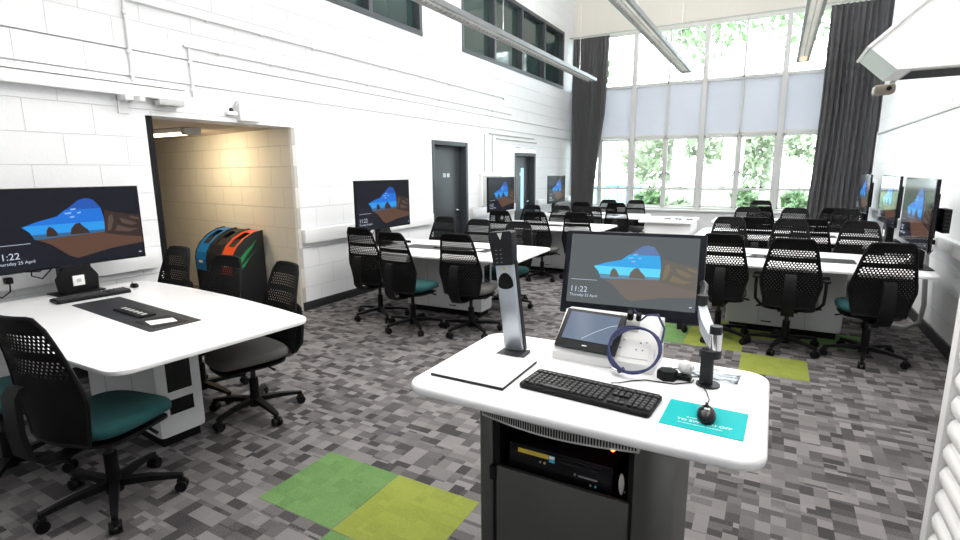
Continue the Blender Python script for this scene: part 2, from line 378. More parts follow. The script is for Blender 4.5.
# main window wall: four bays
for b_ in range(4):
    x0 = -4.77+1.59*b_; r = sroot('window_%d' % (b_+1), (x0, YB, 0)); W = 1.59
    f = MB()
    f.b2((-.055, -.03, .68), (.055, .1, 4.87), m_frame, .006)
    for z, h in ((.70, .05), (2.42, .07), (3.62, .07), (4.84, .06)): f.b2((.055, -.01, z-h/2), (W-.055, .08, z+h/2), m_frame, .004)
    f.b2((W/2-.02, -.01, .7), (W/2+.02, .08, 4.84), m_frame, .004)
    f.build('window_frame', r)
    for s in (0, 1):
        a, c = (.055, W/2-.02) if s == 0 else (W/2+.02, W-.055)
        g = MB(); g.b2((a, .045, .72), (c, .05, 2.4), m_glass); g.b2((a, .045, 3.65), (c, .05, 4.82), m_glass); g.build('window_pane', r)
        MB().b2((a, .03, 2.45), (c, .05, 3.59), m_infill).build('infill_panel', r, 'pale translucent panel between the clear panes')
        cs = MB()
        for q in ((a, a+.035), (c-.035, c)): cs.b2((q[0], .005, .73), (q[1], .04, 2.38), m_frame)
        cs.b2((a, .005, .73), (c, .04, .77), m_frame); cs.b2((a, .005, 2.33), (c, .04, 2.38), m_frame); cs.b2((a, .0, 1.14), (c, .045, 1.19), m_frame)
        ca = cs.build('casement', r)
        hd = MB(); m0 = (a+c)/2
        hd.box((m0, -.01, 1.21), (.34, .02, .02), m_blk2); hd.box((m0+.12*(1 if s else -1), -.015, 1.225), (.03, .03, .05), m_blk2)
        hx = c-.02 if s == 0 else a+.02
        hd.tube([(hx, -.01, 1.56), (hx, -.03, 1.56), (hx+(.10 if s else -.06), -.04, 1.49 if s else 1.42)], .011, m_blk2)
        hd.build('window_handle', ca, 'dark handle and stay')
struct(MB().b2((XW, YB-.22, .64), (1.94, YB+.02, .68), m_white, .01).build('trim_9'))
struct(MB().b2((XW, YB-.16, .1), (1.94, YB, .64), m_white).build('trim_10'))
# soffit of curtain rail
struct(MB().b2((XW, YB-.3, 4.83), (1.94, YB-.24, 4.85), m_wgrey).build('trim_11'))

# ------------------------------------------------------------------ OUTSIDE
o = MB(); o.b2((-40, YB+.4, -.6), (40, 70, -.5), m_grass); struct(o.build('ground'))
def leaves(name, parent, c, rad, n, sz, m, label=None):
    b = MB(); rnd = random.Random(hash((round(c[0], 2), round(c[1], 2), n)) % 9999)
    i = b.mi(m)
    blobs = [(Vector(c)+Vector((rnd.uniform(-.6, .6)*rad[0], rnd.uniform(-.6, .6)*rad[1], rnd.uniform(-.6, .6)*rad[2])), rnd.uniform(.35, .6)) for _ in range(9)]
    for _ in range(n):
        bc, br = rnd.choice(blobs); d = Vector((rnd.gauss(0, 1), rnd.gauss(0, 1), rnd.gauss(0, 1))).normalized()*rnd.uniform(.5, 1)*br
        p = bc+Vector((d.x*rad[0], d.y*rad[1], d.z*rad[2])); s = sz*rnd.uniform(.6, 1.3)
        u = Vector((rnd.gauss(0, 1), rnd.gauss(0, 1), rnd.gauss(0, 1))).normalized(); v = u.orthogonal().normalized()
        vs = [b.bm.verts.new(p+q) for q in (-u*s, v*s*.45, u*s, -v*s*.45)]; b.bm.faces.new(vs).material_index = i
    return b.build(name, parent, label, smooth=False)
def tree(x, y, h, tr, crown, lm, lab, lean=.3, sz=.16, n=1500):
    r = root('tree', lab, 'tree', (x, y, -.5), 0, 'trees outside the window')
    b = MB(); b.tube([(0, 0, 0), (lean*.3, 0, h*.35), (lean, .1, h*.7), (lean*1.3, 0, h)], [tr, tr*.85, tr*.6, tr*.25], m_trunkbark, 12)
    for k in range(5):
        a = k*1.3+x; z = h*(.45+.1*k); b.tube([(lean*.6, 0, z), (lean*.6+math.cos(a)*h*.14, math.sin(a)*h*.1, z+h*.1), (lean*.6+math.cos(a)*h*.26, math.sin(a)*h*.2, z+h*.2)], [tr*.35, tr*.2, tr*.08], m_trunkbark, 8)
    b.build('trunk', r, 'pale grey trunk and boughs')
    leaves('crown', r, (lean, 0, crown[0]), crown[1:], n, sz, lm)
tree(-1.3, 18.5, 9, .36, (7.6, 2.6, 2.2, 2.2), m_leafA, 'tree with a thick pale trunk behind the middle window bay', sz=.15, n=1300)
tree(2.2, 21.5, 9, .30, (7.9, 2.4, 2.2, 2.0), m_leafC, 'pale leaved tree with slim trunk by the right curtain', n=1500)
tree(-7.6, 22, 8, .25, (6.8, 2.4, 2, 2.0), m_leafA, 'leafy tree beyond the left curtain edge', n=1400)
tree(-4.2, 27, 12, .3, (8.6, 2.8, 2.4, 2.0), m_leafC, 'distant pale green tree behind the left window bays', sz=.2)
def bush(x, y, rad, lm, lab, n=1100):
    r = root('bush', lab, 'bush', (x, y, -.5), 0, 'bushes outside the window')
    b = MB()
    for k in range(5): b.tube([(0, 0, 0), (math.cos(k*1.25)*rad[0]*.4, math.sin(k*1.25)*rad[1]*.4, rad[2])], .03, m_trunkbark, 6)
    b.build('stem', r); leaves('foliage', r, (0, 0, rad[2]), rad, n, .11, lm)
bush(-3.1, 17, (1.1, .6, .8), m_leafA, 'green bush behind the second window bay from the left'); bush(-.55, 16.6, (.7, .6, .85), m_leafA, 'green bush seen just left of the trunk, above the far right chairs')
bush(.75, 17, (.75, .6, .8), m_leafA, 'bright bush low behind the bay beside the right curtain'); bush(-2.1, 15.6, (.7, .5, .7), m_leafC, 'paler low bush between two greener bushes')
r = root('metal_railing', 'blue metal railing outside behind the left window bays', 'railing', (-8.6, 19, -.5))
b = MB(); b.box((2.2, 0, 1.55), (4.6, .05, .06), m_bluefence); b.box((2.2, 0, .15), (4.6, .05, .06), m_bluefence); b.build('rail', r)
b = MB()
for k in range(30): b.box((-.05+k*.155, 0, .85), (.035, .035, 1.4), m_bluefence)
b.build('bar', r)
tree(-6.6, 38, 9, .3, (4.2, 3.4, 3, 3.6), m_leafC, 'broad pale leafy tree far behind the left window bays', sz=.3, n=1700)
tree(-.6, 37, 9, .3, (4.0, 3.0, 2.6, 3.4), m_leafC, 'broad pale leafy tree far behind the middle window bays', sz=.3, n=1700)
tree(-3.4, 21.5, 9, .2, (8.2, 1.6, 1.6, 1.2), m_leafB, 'dark leaved branchy tree high in the middle clear panes', sz=.16, n=500)
def building(x0, x1, y, h, lab, nx, nz):
    r = root('building', lab, 'building', ((x0+x1)/2, y, -.5)); W = x1-x0
    MB().box((0, 2, h/2), (W, 4, h), m_bld).build('wall', r)
    f = MB(); f.box((0, 1.9, h+.15), (W+.5, 4.4, .3), m_bld, .03); f.build('roof', r)
    for i in range(nx):
        for j in range(nz):
            q = MB(); cx = -W/2+W*(i+.5)/nx; cz = 1.7+j*2.6; q.box((cx, -.02, cz), (W/nx*.5, .08, 1.3), m_frame, .01); wv = q.build('window', r)
            MB().box((cx, -.05, cz), (W/nx*.42, .06, 1.15), m_bldwin).build('pane', wv)
building(-20, -13.5, 33, 8, 'pale rendered building seen through the leftmost clear window', 4, 3)
building(2.2, 6.5, 27, 8, 'pale building seen beside the right curtain', 3, 3)

# ------------------------------------------------------------------ CURTAINS
def curtain(lab, edges, seed):
    r = root('curtain', lab, 'curtain', (0, YB-.27, 0), 0, 'long dark grey curtains')
    b = MB(); rnd = random.Random(seed); N = 150; Z = [.12, .6, 1.2, 2, 3, 4, 4.5, 4.80]
    ph = [rnd.uniform(-.5, .5) for _ in range(40)]
    rows = []
    for z in Z:
        x0, x1 = edges(z); row = []
        for i in range(N+1):
            t = i/N; a = t*12*2*PI+ph[int(t*12) % 40]*.6+.25*math.sin(z*1.3+t*9)
            amp = .068+.018*math.sin(t*17+seed)
            row.append((x0+(x1-x0)*t+.012*math.sin(a*2), amp*math.sin(a)*(1 if z < 4.5 else .8), z))
        rows.append(row)
    b.loft(rows, m_cur, closed=False); c = b.build('curtain_cloth', r, ang=80)
    so = c.modifiers.new('thickness', 'SOLIDIFY'); so.thickness = .006
    h = MB(); x0, x1 = edges(4.8)
    for k in range(14): h.cyl((x0+(x1-x0)*(k+.5)/14, 0, 4.79), (x0+(x1-x0)*(k+.5)/14, 0, 4.83), .008, m_wgrey, n=6)
    h.build('curtain_glider', r)
def le(z): return (-4.64, -3.82-.05*math.sin(z)-.26*max(0, (2.6-z)/2.6)**.8)
def re(z): return (.70-.10*max(0, (2.6-z)/2.6), 1.84)
curtain('grey curtain hanging at the left side of the window wall', le, 1); curtain('grey curtain hanging at the right side of the window wall', re, 4)

# ------------------------------------------------------------------ LUMINAIRES
def luminaire(x, lab):
    y0, y1, z = 1.2, 9.7, 3.2
    r = root('linear_ceiling_light', lab, 'ceiling light', (x, 0, z), 0, 'suspended linear lights'); L = y1-y0
    b = MB()
    for s in (-1, 1):
        b.prism([(s*.05, .07), (s*.085, .055), (s*.085, 0), (s*.055, 0), (s*.055, .045), (s*.05, .045)], y0, y1, m_lum, 'y')
    b.b2((-.085, y0-.004, 0), (.085, y0, .07), m_lum); b.b2((-.085, y1, 0), (.085, y1+.004, .07), m_lum)
    b.b2((-.05, y0, .052), (.05, y1, .07), m_lum)
    b.build('lamp_housing', r)
    lv = MB(); n = int(L/.09)
    for k in range(n): lv.b2((-.054, y0+.02+k*.09, .012), (.054, y0+.026+k*.09, .04), m_alu)
    lv.b2((-.006, y0, .012), (.006, y1, .03), m_alu); lv.build('louvre', r, 'aluminium louvre')
    d = MB()
    for k in range(7):
        a = y0+k*L/7; d.b2((-.05, a+.03, .046), (.05, a+L/7-.03, .051), emis('tube_glow_%d' % k, (1, .93, .82), .9))
    d.build('diffuser', r, 'softly glowing diffuser')
    if x > 0: MB().b2((-.045, L+y0-.42, .004), (.045, L+y0-.06, .011), emis('warm_tube_end', (.9, .66, .45), .55)).build('lamp_tube', r, 'warm glowing tube end')
    for yy in (1.8, 3.6, 6.1, 9.0): MB().cyl((0, yy, .06), (0, yy, ZC-z), .0025, m_alu, n=6).build('suspension_wire', r)
    for nm, e, zz, rx in (('lamp_light_down', LAMP_DOWN, -.02, 0), ('lamp_light_up', LAMP_UP, .12, PI)):
        l = bpy.data.lights.new(nm, 'AREA'); l.shape = 'RECTANGLE'; l.size = .12; l.size_y = L-.4; l.energy = e; l.color = (1, .97, .93)
        q = bpy.data.objects.new(nm, l); COL.objects.link(q); q.parent = r; q.location = (0, (y0+y1)/2, zz); q.rotation_euler = (rx, 0, 0)
luminaire(-3.06, 'long grey linear light hanging nearest the left wall'); luminaire(-1.45, 'middle of the three long suspended linear lights'); luminaire(.21, 'rightmost suspended linear light, beside the white hood')

# ------------------------------------------------------------------ WALL SERVICES
def conduit(lab, pts, r=.012, m=None, clips=()):
    o = root('conduit', lab, 'conduit', tuple(pts[0]), 0, 'surface conduits on the walls'); p0 = Vector(pts[0])
    MB().tube([Vector(p)-p0 for p in pts], r, m or m_white).build('pipe', o)
    if clips:
        for q in clips: MB().sph(Vector(q)-p0, .024, m or m_white, (.8, 1, 1), 10).build('clip', o)
xw = XW+.016
conduit('top long white conduit on left wall above the recess', [(xw, 2.6, 3.01), (xw, 9.42, 3.01), (xw, 9.47, 2.98)], clips=[(xw, y, 3.01) for y in (3.3, 3.9, 4.6, 6, 7.5, 9)])
conduit('second white conduit on left wall, below the top one', [(xw, 3.05, 2.735), (xw, 9.8, 2.735)], clips=[(xw, y, 2.735) for y in (3.4, 4.0, 5.5, 7.2, 9)])
conduit('vertical white conduit left of the recess opening', [(xw, 2.58, 3.0), (xw, 2.58, 2.36)], clips=[(xw, 2.58, z) for z in (2.9, 2.6, 2.42)])
conduit('short vertical white conduit over the recess opening', [(xw, 3.1, 2.72), (xw, 3.1, 2.30)], clips=[(xw, 3.1, 2.6), (xw, 3.1, 2.36)])
conduit('upper short grey conduit between the two doors', [(xw, 8.88, 2.31), (xw, 10.95, 2.31)], m=m_wgrey); conduit('lower short grey conduit above the second door', [(xw, 9.16, 2.23), (xw, 11.1, 2.23)], m=m_wgrey)
conduit('thin vertical conduit dropping to the screen, left one of a pair', [(xw, 8.67, 2.28), (xw, 8.67, 1.6)], .008, m_wgrey); conduit('thin vertical conduit dropping to the screen, right one of a pair', [(xw, 8.98, 2.28), (xw, 8.98, 1.6)], .008, m_wgrey)
xr = XR-.014
conduit('short vertical conduit on right wall below the hood', [(xr, 8.7, 2.62), (xr, 8.6, 2.18)]); conduit('short vertical conduit on right wall nearer the frame edge', [(xr, 6.8, 2.4), (xr, 6.75, 2.19)], clips=[(xr, 6.75, 2.19)])
b = MB(); b.b2((0, -1.5, 2.24), (.09, 2.98, 2.33), m_white, .005); b.b2((0, -1.5, 2.335), (.10, 2.99, 2.345), m_white2); tag(b.build('cable_trunking', T=loc(XW, 0, 0)), 'white cable trunking high on left wall ending beside the recess', 'trunking')
b = MB(); b.b2((0, 2.44, 2.2), (.14, 2.5, 2.24), m_white); b.b2((0, 2.44, 2.10), (.012, 2.52, 2.24), m_white); b.b2((0, 2.52, 2.19), (.2, 2.56, 2.235), m_white, .004)
tag(b.build('bracket', T=loc(XW, 0, 0)), 'white metal bracket under the high cable trunking', 'bracket')
b = MB(); b.b2((.02, 2.72, 2.19), (.12, 2.94, 2.235), m_wgrey, .008); tag(b.build('cable_box', T=loc(XW, 0, 0)), 'grey box hanging under the end of the high trunking', 'box')
b = MB(); b.b2((0, 3.54, 2.125), (.06, 3.78, 2.32), m_white2, .006); b.b2((.06, 3.655, 2.21), (.064, 3.665, 2.225), m_wgrey); tag(b.build('junction_box', T=loc(XW, 0, 0)), 'white square junction box on left wall above the recess', 'box')
r = root('detector', 'small white detector on a swivel above the recess', 'detector', (XW, 3.46, 2.17))
MB().b2((0, -.05, .0), (.05, .06, .035), m_white2, .005).build('base', r); q = MB(); q.tube([(.03, .02, .03), (.05, .04, .09), (.04, .07, .13)], .012, m_wgrey); q.sph((.035, .0, .05), .02, m_blk2, n=10); q.build('swivel_arm', r)
# whiteboard like frame behind the third screen
r = root('wall_cabinet', 'shallow white framed wall box behind the second left screen', 'wall box', (XW, 8.88, 1.28))
q = MB(); q.b2((0, -.38, -.29), (.05, .38, .26), m_wgrey, .004); q.build('panel', r); q = MB()
for a, c in (((0, -.42, .25), (.07, .42, .29)), ((0, -.42, -.3), (.07, -.38, .25)), ((0, .38, -.3), (.07, .42, .25))): q.b2(a, c, m_white)
q.build('frame', r)

def socket(lab, x, y, z, s, cable=True):
    r = root('wall_socket', lab, 'socket', (x, y, z))
    MB().box((s*.005, 0, 0), (.01, .15, .085), m_white2, .003).build('face_plate', r)
    if cable:
        q = MB(); q.box((s*.03, -.035, 0), (.05, .045, .045), m_blk, .008); q.tube([(s*.05, -.035, -.01), (s*.08, -.05, -.07), (s*.05, -.09, -.11), (s*.04, -.16, -.06)], .005, m_blk); q.build('plug', r, 'black plug and lead')
socket('white wall socket with black plug below the large left screen', XW+.06, 1.56, .875, 1)
socket('white socket in dado trunking near right frame edge', XR-.06, 6.35, .92, -1); socket('white socket without plug in right dado trunking', XR-.06, 5.85, .92, -1, False)
r = root('flexible_conduit', 'grey flexible conduit dropping from right trunking and curving onto floor', 'conduit', (XR-.08, 6.5, 0))
MB().tube([(0, .0, .84), (.01, -.03, .6), (.02, -.1, .3), (0, -.12, .12), (-.1, -.08, .04), (-.3, .0, .03), (-.5, .1, .03)], .022, m_gpipe, 10).build('hose', r)

# hood at upper right
r = root('wall_hood', 'large white angular hood high on the right wall', 'hood', (XR, 4.0, 2.17))
prof = [(-1.0, .14), (-.85, 0), (-.001, 0), (-.001, 1.08)]
MB().prism(prof, 0, .48, m_white2, 'y').build('hood_body', r)
q = MB(); q.prism([(-1.002, .142), (-.852, -.002), (-.845, .004), (-.995, .148)], .004, .476, m_hoodend, 'y'); q.build('end_panel', r, 'pale green grey sloping end')
q = MB(); q.prism([(-1.012, .142), (-.001, 1.10), (-.001, 1.08), (-1.0, .132)], -.015, .495, m_white2, 'y'); q.build('top_panel', r)
q = MB(); q.b2((-.78, .07, -.004), (-.001, .42, 0), m_wgrey)
for k in range(8): q.box((-.39, .09+k*.044, -.006), (.77, .01, .006), m_blk2)
q.build('louvre', r, 'grey underside louvre')
r = root('projector', 'small brownish projector unit tucked behind the white hood', 'projector', (.60, 4.66, 2.10))
q = MB(); q.box((0, 0, .035), (.12, .14, .06), m_tan, .02); q.cyl((.02, -.07, .035), (.02, -.08, .035), .015, m_blk); q.build('body', r); q = MB(); q.b2((.03, -.0, .06), (.06, .03, .10), m_wgrey); q.b2((.03, -.2, .085), (.06, .03, .10), m_wgrey); q.build('mounting_arm', r)

# louvred cabinet at right frame edge
r = root('tambour_cupboard', 'white louvred cupboard cut off at the lower right frame edge', 'cupboard', (.595, .04, 0))
q = MB(); q.b2((.03, .8, 0), (.5, 2.33, 1.25), m_white); q.build('carcass', r); q = MB()
q.b2((0, 2.27, 0), (.05, 2.33, 1.25), m_white2, .004); q.b2((0, .8, 0), (.05, .86, 1.25), m_white2, .004); q.b2((0, .86, 1.2), (.05, 2.27, 1.25), m_white2, .004); q.build('frame', r)
q = MB()
for k in range(13):
    z = .02+k*.09; q.prism([(.03, z), (.032, z+.085), (.018, z+.075), (.008, z+.05), (.01, z+.022), (.02, z+.006)], .865, 2.265, m_white2, 'y')
q.build('louvre', r, 'curved white louvre slats')

# corridor lamp
r = root('corridor_light', 'white surface mounted ceiling light in the recess corridor', 'ceiling light', (-6.05, 3.62, 2.105))
q = MB(); q.b2((-.9, -.09, -.05), (.38, .09, 0), m_white, .012); q.build('lamp_housing', r); q = MB(); q.b2((-.88, -.07, -.07), (.30, .07, -.05), emis('corridor_diffuser', (1, .85, .6), 3.0), .008); q.build('diffuser', r)
q = MB(); q.b2((.38, -.1, -.08), (.44, .1, 0), m_wgrey, .01); q.build('end_cap', r)
for k, (lx, e) in enumerate(((.05, LAMP_WARM), (-.6, LAMP_WARM*.25))):
    l = bpy.data.lights.new('lamp_light', 'AREA'); l.shape = 'RECTANGLE'; l.size = .3; l.size_y = .1; l.energy = e; l.color = (1, .80, .50)
    q = bpy.data.objects.new('lamp_light', l); COL.objects.link(q); q.parent = r; q.location = (lx, .06, -.09); q.rotation_euler = (math.radians(30), 0, 0)

# ------------------------------------------------------------------ RECYCLING BINS
def bin_(i, lab, mt):
    cx = -5.56-.30*(2-i); r = root('recycling_bin', lab, 'recycling bin', (cx, 4.21+(-4.75-cx)*.1233-.035, 0), -math.radians(7), 'recycling bins in the recess')
    # local: x width, y 0 back .. -.5 front
    prof = [(0, 0), (-.40, 0), (-.42, .57), (-.40, .66), (-.34, .76), (-.24, .85), (-.12, .91), (0, .93)]
    for s in (-1, 1): MB().prism(prof, s*.147, s*.127, m_blk2, 'x', .004).build('side_panel', r)
    inner = [(-.01, .01), (-.39, .01), (-.405, .55), (-.38, .58), (-.01, .58)]
    MB().prism(inner, -.127, .127, mt if False else m_blk2, 'x').build('body', r)
    q = MB(); P = [(-.416, .42), (-.417, .56), (-.396, .65), (-.337, .748), (-.238, .838), (-.12, .898), (-.01, .918)]
    def strip(a, b, x0, x1):
        for k in range(a, b):
            (ya, za), (yb, zb) = P[k], P[k+1]
            q.poly([(x0, ya, za), (x1, ya, za), (x1, yb, zb), (x0, yb, zb)], mt); q.poly([(x0, ya+.015, za-.008), (x0, yb+.015, zb-.008), (x1, yb+.015, zb-.008), (x1, ya+.015, za-.008)], mt)
    strip(0, 3, -.125, .125); strip(3, 5, -.125, -.07); strip(3, 5, .07, .125); strip(5, 6, -.125, .125)
    q.build('lid', r, {0: 'blue lid surround', 1: 'dark grey lid surround', 2: 'red orange lid surround'}[i])
    q = MB(); q.poly([(-.075, -.33, .742), (.075, -.33, .742), (.075, -.232, .828), (-.075, -.232, .828)], m_hole); q.build('slot', r)
    q = MB(); q.box((0, -.421, .53), (.08, .006, .03), m_white2); q.build('sticker', r, 'small white printed label')
    if i == 2:
        q = MB(); q.prism([(-.36, .50), (-.31, .63), (-.24, .70), (-.16, .76), (-.09, .83), (-.15, .74), (-.25, .63), (-.31, .55)], .147, .148, m_gswirl, 'x'); q.prism([(-.37, .46), (-.30, .53), (-.22, .60), (-.12, .70), (-.07, .78), (-.17, .64), (-.28, .51)], .147, .148, m_gswirl, 'x'); q.build('emblem', r, 'green arrow swirl print')
bin_(0, 'dark recycling bin with a blue lid, leftmost of the row', m_blue); bin_(1, 'dark recycling bin with a dark grey lid, middle of the row', m_blk2); bin_(2, 'dark recycling bin with red orange lid and green swirl on its side', m_red)

# ------------------------------------------------------------------ CHAIR
def make_chair():
    r = root('swivel_chair', '', 'chair')
    # back shell with real perforations
    def hw(v): return .185+.047*min(v/.36, 1)**1.1-(.078*max(0, (v-.36)/.64))-(.012*max(0, (v-.96)/.04)**2)
    def P(u, v, off):
        z = .43+.60*v; y = -.235-.095*v**1.3+.02*math.sin(v*PI)-.0+.035*u*u*(1-.3*v)
        return Vector((u*hw(v), y+off, z))
    b = MB(); NU, NV = 16, 34; mi = b.mi(m_mesh)
    for j in range(NV):
        v0, v1 = j/NV, (j+1)/NV; vm = (v0+v1)/2
        s = 0 if (vm < .10 or vm > .89 or .69 < vm < .725) else (.56 if vm > .52 else .17)
        sh = .5 if j % 2 else 0
        edges = [-1]+[-1+2*(k+sh)/NU for k in range(0 if sh else 1, NU if not sh else NU)]+[1]
        edges = sorted(set(round(e, 5) for e in edges))
        for a, c in zip(edges, edges[1:]):
            cs = s if (c-a) > 1.5/NU and a > -.97 and c < .97 else 0
            um = (a+c)/2
            oc = [(a, v0), (c, v0), (c, v1), (a, v1)]
            F = [b.bm.verts.new(P(x, y, .002)) for x, y in oc]; B = [b.bm.verts.new(P(x, y, -.002)) for x, y in oc]
            if not cs:
                b.bm.faces.new(F[::-1]); b.bm.faces.new(B)
            else:
                ic = [(um+(x-um)*cs, vm+(y-vm)*cs) for x, y in oc]
                f = [b.bm.verts.new(P(x, y, .002)) for x, y in ic]; g = [b.bm.verts.new(P(x, y, -.002)) for x, y in ic]
                for k in range(4):
                    n = (k+1) % 4
                    b.bm.faces.new((F[n], F[k], f[k], f[n])); b.bm.faces.new((B[k], B[n], g[n], g[k])); b.bm.faces.new((f[k], g[k], g[n], f[n]))
    b.build('backrest', r, 'black perforated back shell', smooth=False)
    rim = MB(); pts = [P(-1, v/12, 0) for v in range(12)]+[P(-.93, 1.0, 0)]+[P(u/5, 1.008, 0) for u in range(-4, 5)]+[P(.93, 1.0, 0)]+[P(1, v/12, 0) for v in range(11, -1, -1)]+[P(u/4, 0, 0) for u in range(3, -4, -1)]
    rim.tube(pts, .009, m_blk, 6, closed=True); rim.build('back_frame', r)
    sp = MB(); sp.loft([[(x*w, y+dy, z) for x, dy in ((-1, .012), (1, .012), (1, -.012), (-1, -.012))] for (w, y, z) in
        ((.05, -.02, .38), (.05, -.18, .355), (.05, -.29, .37), (.048, -.345, .43), (.045, -.36, .54), (.043, -.355, .70), (.040, -.33, .735))], m_blk)
    sp.build('spine', r)
    # seat
    s = MB(); rings = []
    for k, (sc, z) in enumerate(((.90, .425), (.98, .435), (1.0, .455), (.98, .475), (.93, .487), (.82, .493))):
        ring = []
        for i in range(32):
            a = 2*PI*i/32; cx_, cy_ = math.cos(a), math.sin(a)
            e = .55; x = abs(cx_)**e*(1 if cx_ > 0 else -1)*.235*sc; y = abs(cy_)**e*(1 if cy_ > 0 else -1)*.23*sc+.03
            x *= 1-.10*max(0, (y)/.26)
            zz = z-(.028*max(0, (y-.12)/.14)**2)
            ring.append((x, y, zz))
        rings.append(ring)
    s.loft(rings, m_gfab); seat = s.build('seat', r, ang=60)
    pn = MB(); pn.loft([[(x*.93, y*.93, z-.034+(0 if k else -.012)) for x, y, z in rings[1]] for k in (0, 1)], m_blk); pn.box((0, -.02, .385), (.16, .22, .05), m_blk, .012)
    pn.tube([(.08, .06, .39), (.2, .07, .385), (.26, .06, .375)], .008, m_blk); pn.tube([(-.08, -.02, .39), (-.2, -.02, .385), (-.25, -.03, .375)], .008, m_blk); pn.build('seat_pan', r)
    g = MB(); g.cyl((0, 0, .1), (0, 0, .26), .03, m_blk); g.cyl((0, 0, .26), (0, 0, .37), .017, m_blk2); g.build('gas_lift', r)
    h = MB(); h.cyl((0, 0, .055), (0, 0, .125), .04, m_blk, .032); h.build('hub', r)
    for k in range(5):
        a = PI/2+2*PI*k/5+.3; R = rot(a, 'Z')
        q = MB(); q.loft([[(x, y*wd, z+zz*th) for y, zz in ((-1, -1), (1, -1), (1, 1), (-1, 1))] for x, wd, z, th in ((.02, .022, .10, .018), (.16, .019, .098, .014), (.29, .014, .082, .010), (.305, .010, .080, .008))], m_blk, T=R)
        leg = q.build('leg', r)
        c = MB()
        for sgn in (-1, 1): c.cyl((.295, sgn*.008, .0285), (.295, sgn*.026, .0285), .0285, m_blk, n=14, T=R)
        c.box((.295, 0, .05), (.04, .03, .03), m_blk, .006, T=R); c.cyl((.295, 0, .05), (.295, 0, .08), .008, m_blk, T=R); c.build('caster', leg)
    return r
def teal(r):
    for ch in r.children:
        if ch.name.startswith('seat') and not ch.name.startswith('seat_pan'):
            me = ch.data.copy(); me.materials[0] = m_tfab; ch.data = me; ch['label'] = 'teal fabric seat'
def arms(r):
    for s in (-1, 1):
        q = MB(); q.tube([(s*.10, -.05, .395), (s*.22, -.05, .40), (s*.262, -.04, .45), (s*.268, -.03, .56), (s*.268, 0, .64)], .013, m_blk); q.box((s*.268, .03, .65), (.06, .22, .022), m_blk, .008)
        q.build('armrest', r)
proto = make_chair(); used = [0]
def chair(x, y, yaw, lab, group, c='grey', z=0):
    r = proto if not used[0] else copy_tree(proto)
    if used[0]:
        for ch in r.children:
            if 'label' in ch and ch['label'] == 'teal fabric seat': pass
    used[0] += 1
    place(r, (x, y, z), math.radians(yaw), lab, group)
    return r
G = 'chairs round the left tables'; H = 'chairs round the right tables'
CH = [
 (-2.97, 2.16, 168, 'G', 'grey', 'black mesh chair with grey seat tucked at the right end of nearest left table'),
 (-3.50, 1.02, 0, 'G', 'teal', 'black mesh chair mostly cut off by the left frame edge'),
 (-2.75, 1.17, 10, 'G', 'teal', 'large near black chair with teal seat at lower left'),
 (-4.40, 2.30, 180, 'G', 'grey', 'black mesh chair behind nearest left table, beside its keyboard and wall screen'),
 (-3.55, 2.16, 182, 'G', 'grey', 'black mesh chair standing in front of the recycling bins'),
 (-3.78, 4.45, 0, 'G', 'grey', 'near side chair closest to the wall at the second left table'),
 (-3.18, 4.25, -3, 'G', 'teal', 'near side chair with teal seat, second from the wall at second left table'),
 (-2.58, 4.42, 3, 'G', 'grey', 'near side chair with grey seat beside the lectern camera post, second left table'),
 (-3.95, 5.78, 180, 'G', 'grey', 'far side chair in front of the first dark door, second left table'),
 (-3.32, 5.62, 180, 'G', 'grey', 'middle far side chair of the second left table'),
 (-2.72, 5.56, 180, 'G', 'teal', 'far side chair with teal seat behind the lectern camera post'),
 (-3.55, 7.25, 0, 'G', 'grey', 'near side chair below the screen, third left table'),
 (-2.98, 7.25, 0, 'G', 'grey', 'middle near side chair of the third left table'),
 (-2.40, 7.35, 0, 'G', 'grey', 'near side chair at the aisle end of the third left table'),
 (-3.88, 8.62, 180, 'G', 'grey', 'far side chair in front of the second door, third left table'),
 (-3.32, 8.65, 180, 'G', 'grey', 'middle far side chair of the third left table'),
 (-2.74, 8.60, 180, 'G', 'grey', 'far side chair at the aisle end of the third left table'),
 (-3.12, 9.75, 0, 'G', 'grey', 'near side chair in front of left curtain, farthest left table'),
 (-2.47, 9.75, 0, 'G', 'grey', 'near side chair at the aisle end of the farthest left table'),
 (-3.10, 10.95, 180, 'G', 'grey', 'far side chair against the curtain edge, farthest left table'),
 (-2.52, 10.95, 180, 'G', 'grey', 'far side chair at the aisle end of the farthest left table'),
 (-.38, 5.42, 2, 'H', 'grey', 'near side chair just right of the lectern monitor, first right table'),
 (.19, 5.32, -2, 'H', 'grey', 'chair with armrests in the middle of the near side, first right table'),
 (.78, 5.32, 10, 'H', 'teal', 'near side chair with teal seat closest to the right wall'),
 (-.44, 6.68, 180, 'H', 'grey', 'far side chair at the aisle end of the first right table'),
 (.20, 6.68, 180, 'H', 'grey', 'middle far side chair of the first right table'),
 (.84, 6.68, 178, 'H', 'grey', 'far side chair in front of the first right screen'),
 (-.16, 7.42, 0, 'H', 'grey', 'near side chair at the aisle end of the second right table'),
 (.40, 7.42, 0, 'H', 'grey', 'middle near side chair of the second right table'),
 (-.33, 8.72, 180, 'H', 'grey', 'far side chair at the aisle end of the second right table'),
 (.29, 8.72, 180, 'H', 'grey', 'middle far side chair of the second right table'),
 (.92, 8.70, 180, 'H', 'grey', 'far side chair by the wall screens, second right table'),
 (-.17, 9.55, 0, 'H', 'grey', 'near side chair at the aisle end of the farthest right table'),
 (.80, 9.52, 0, 'H', 'grey', 'near side chair before the right curtain, farthest right table'),
 (-.20, 10.75, 180, 'H', 'grey', 'far side chair outlined against the window, farthest right table'),
]
rs = [chair(x, y, a, lab, G if g == 'G' else H) for (x, y, a, g, c, lab) in CH]
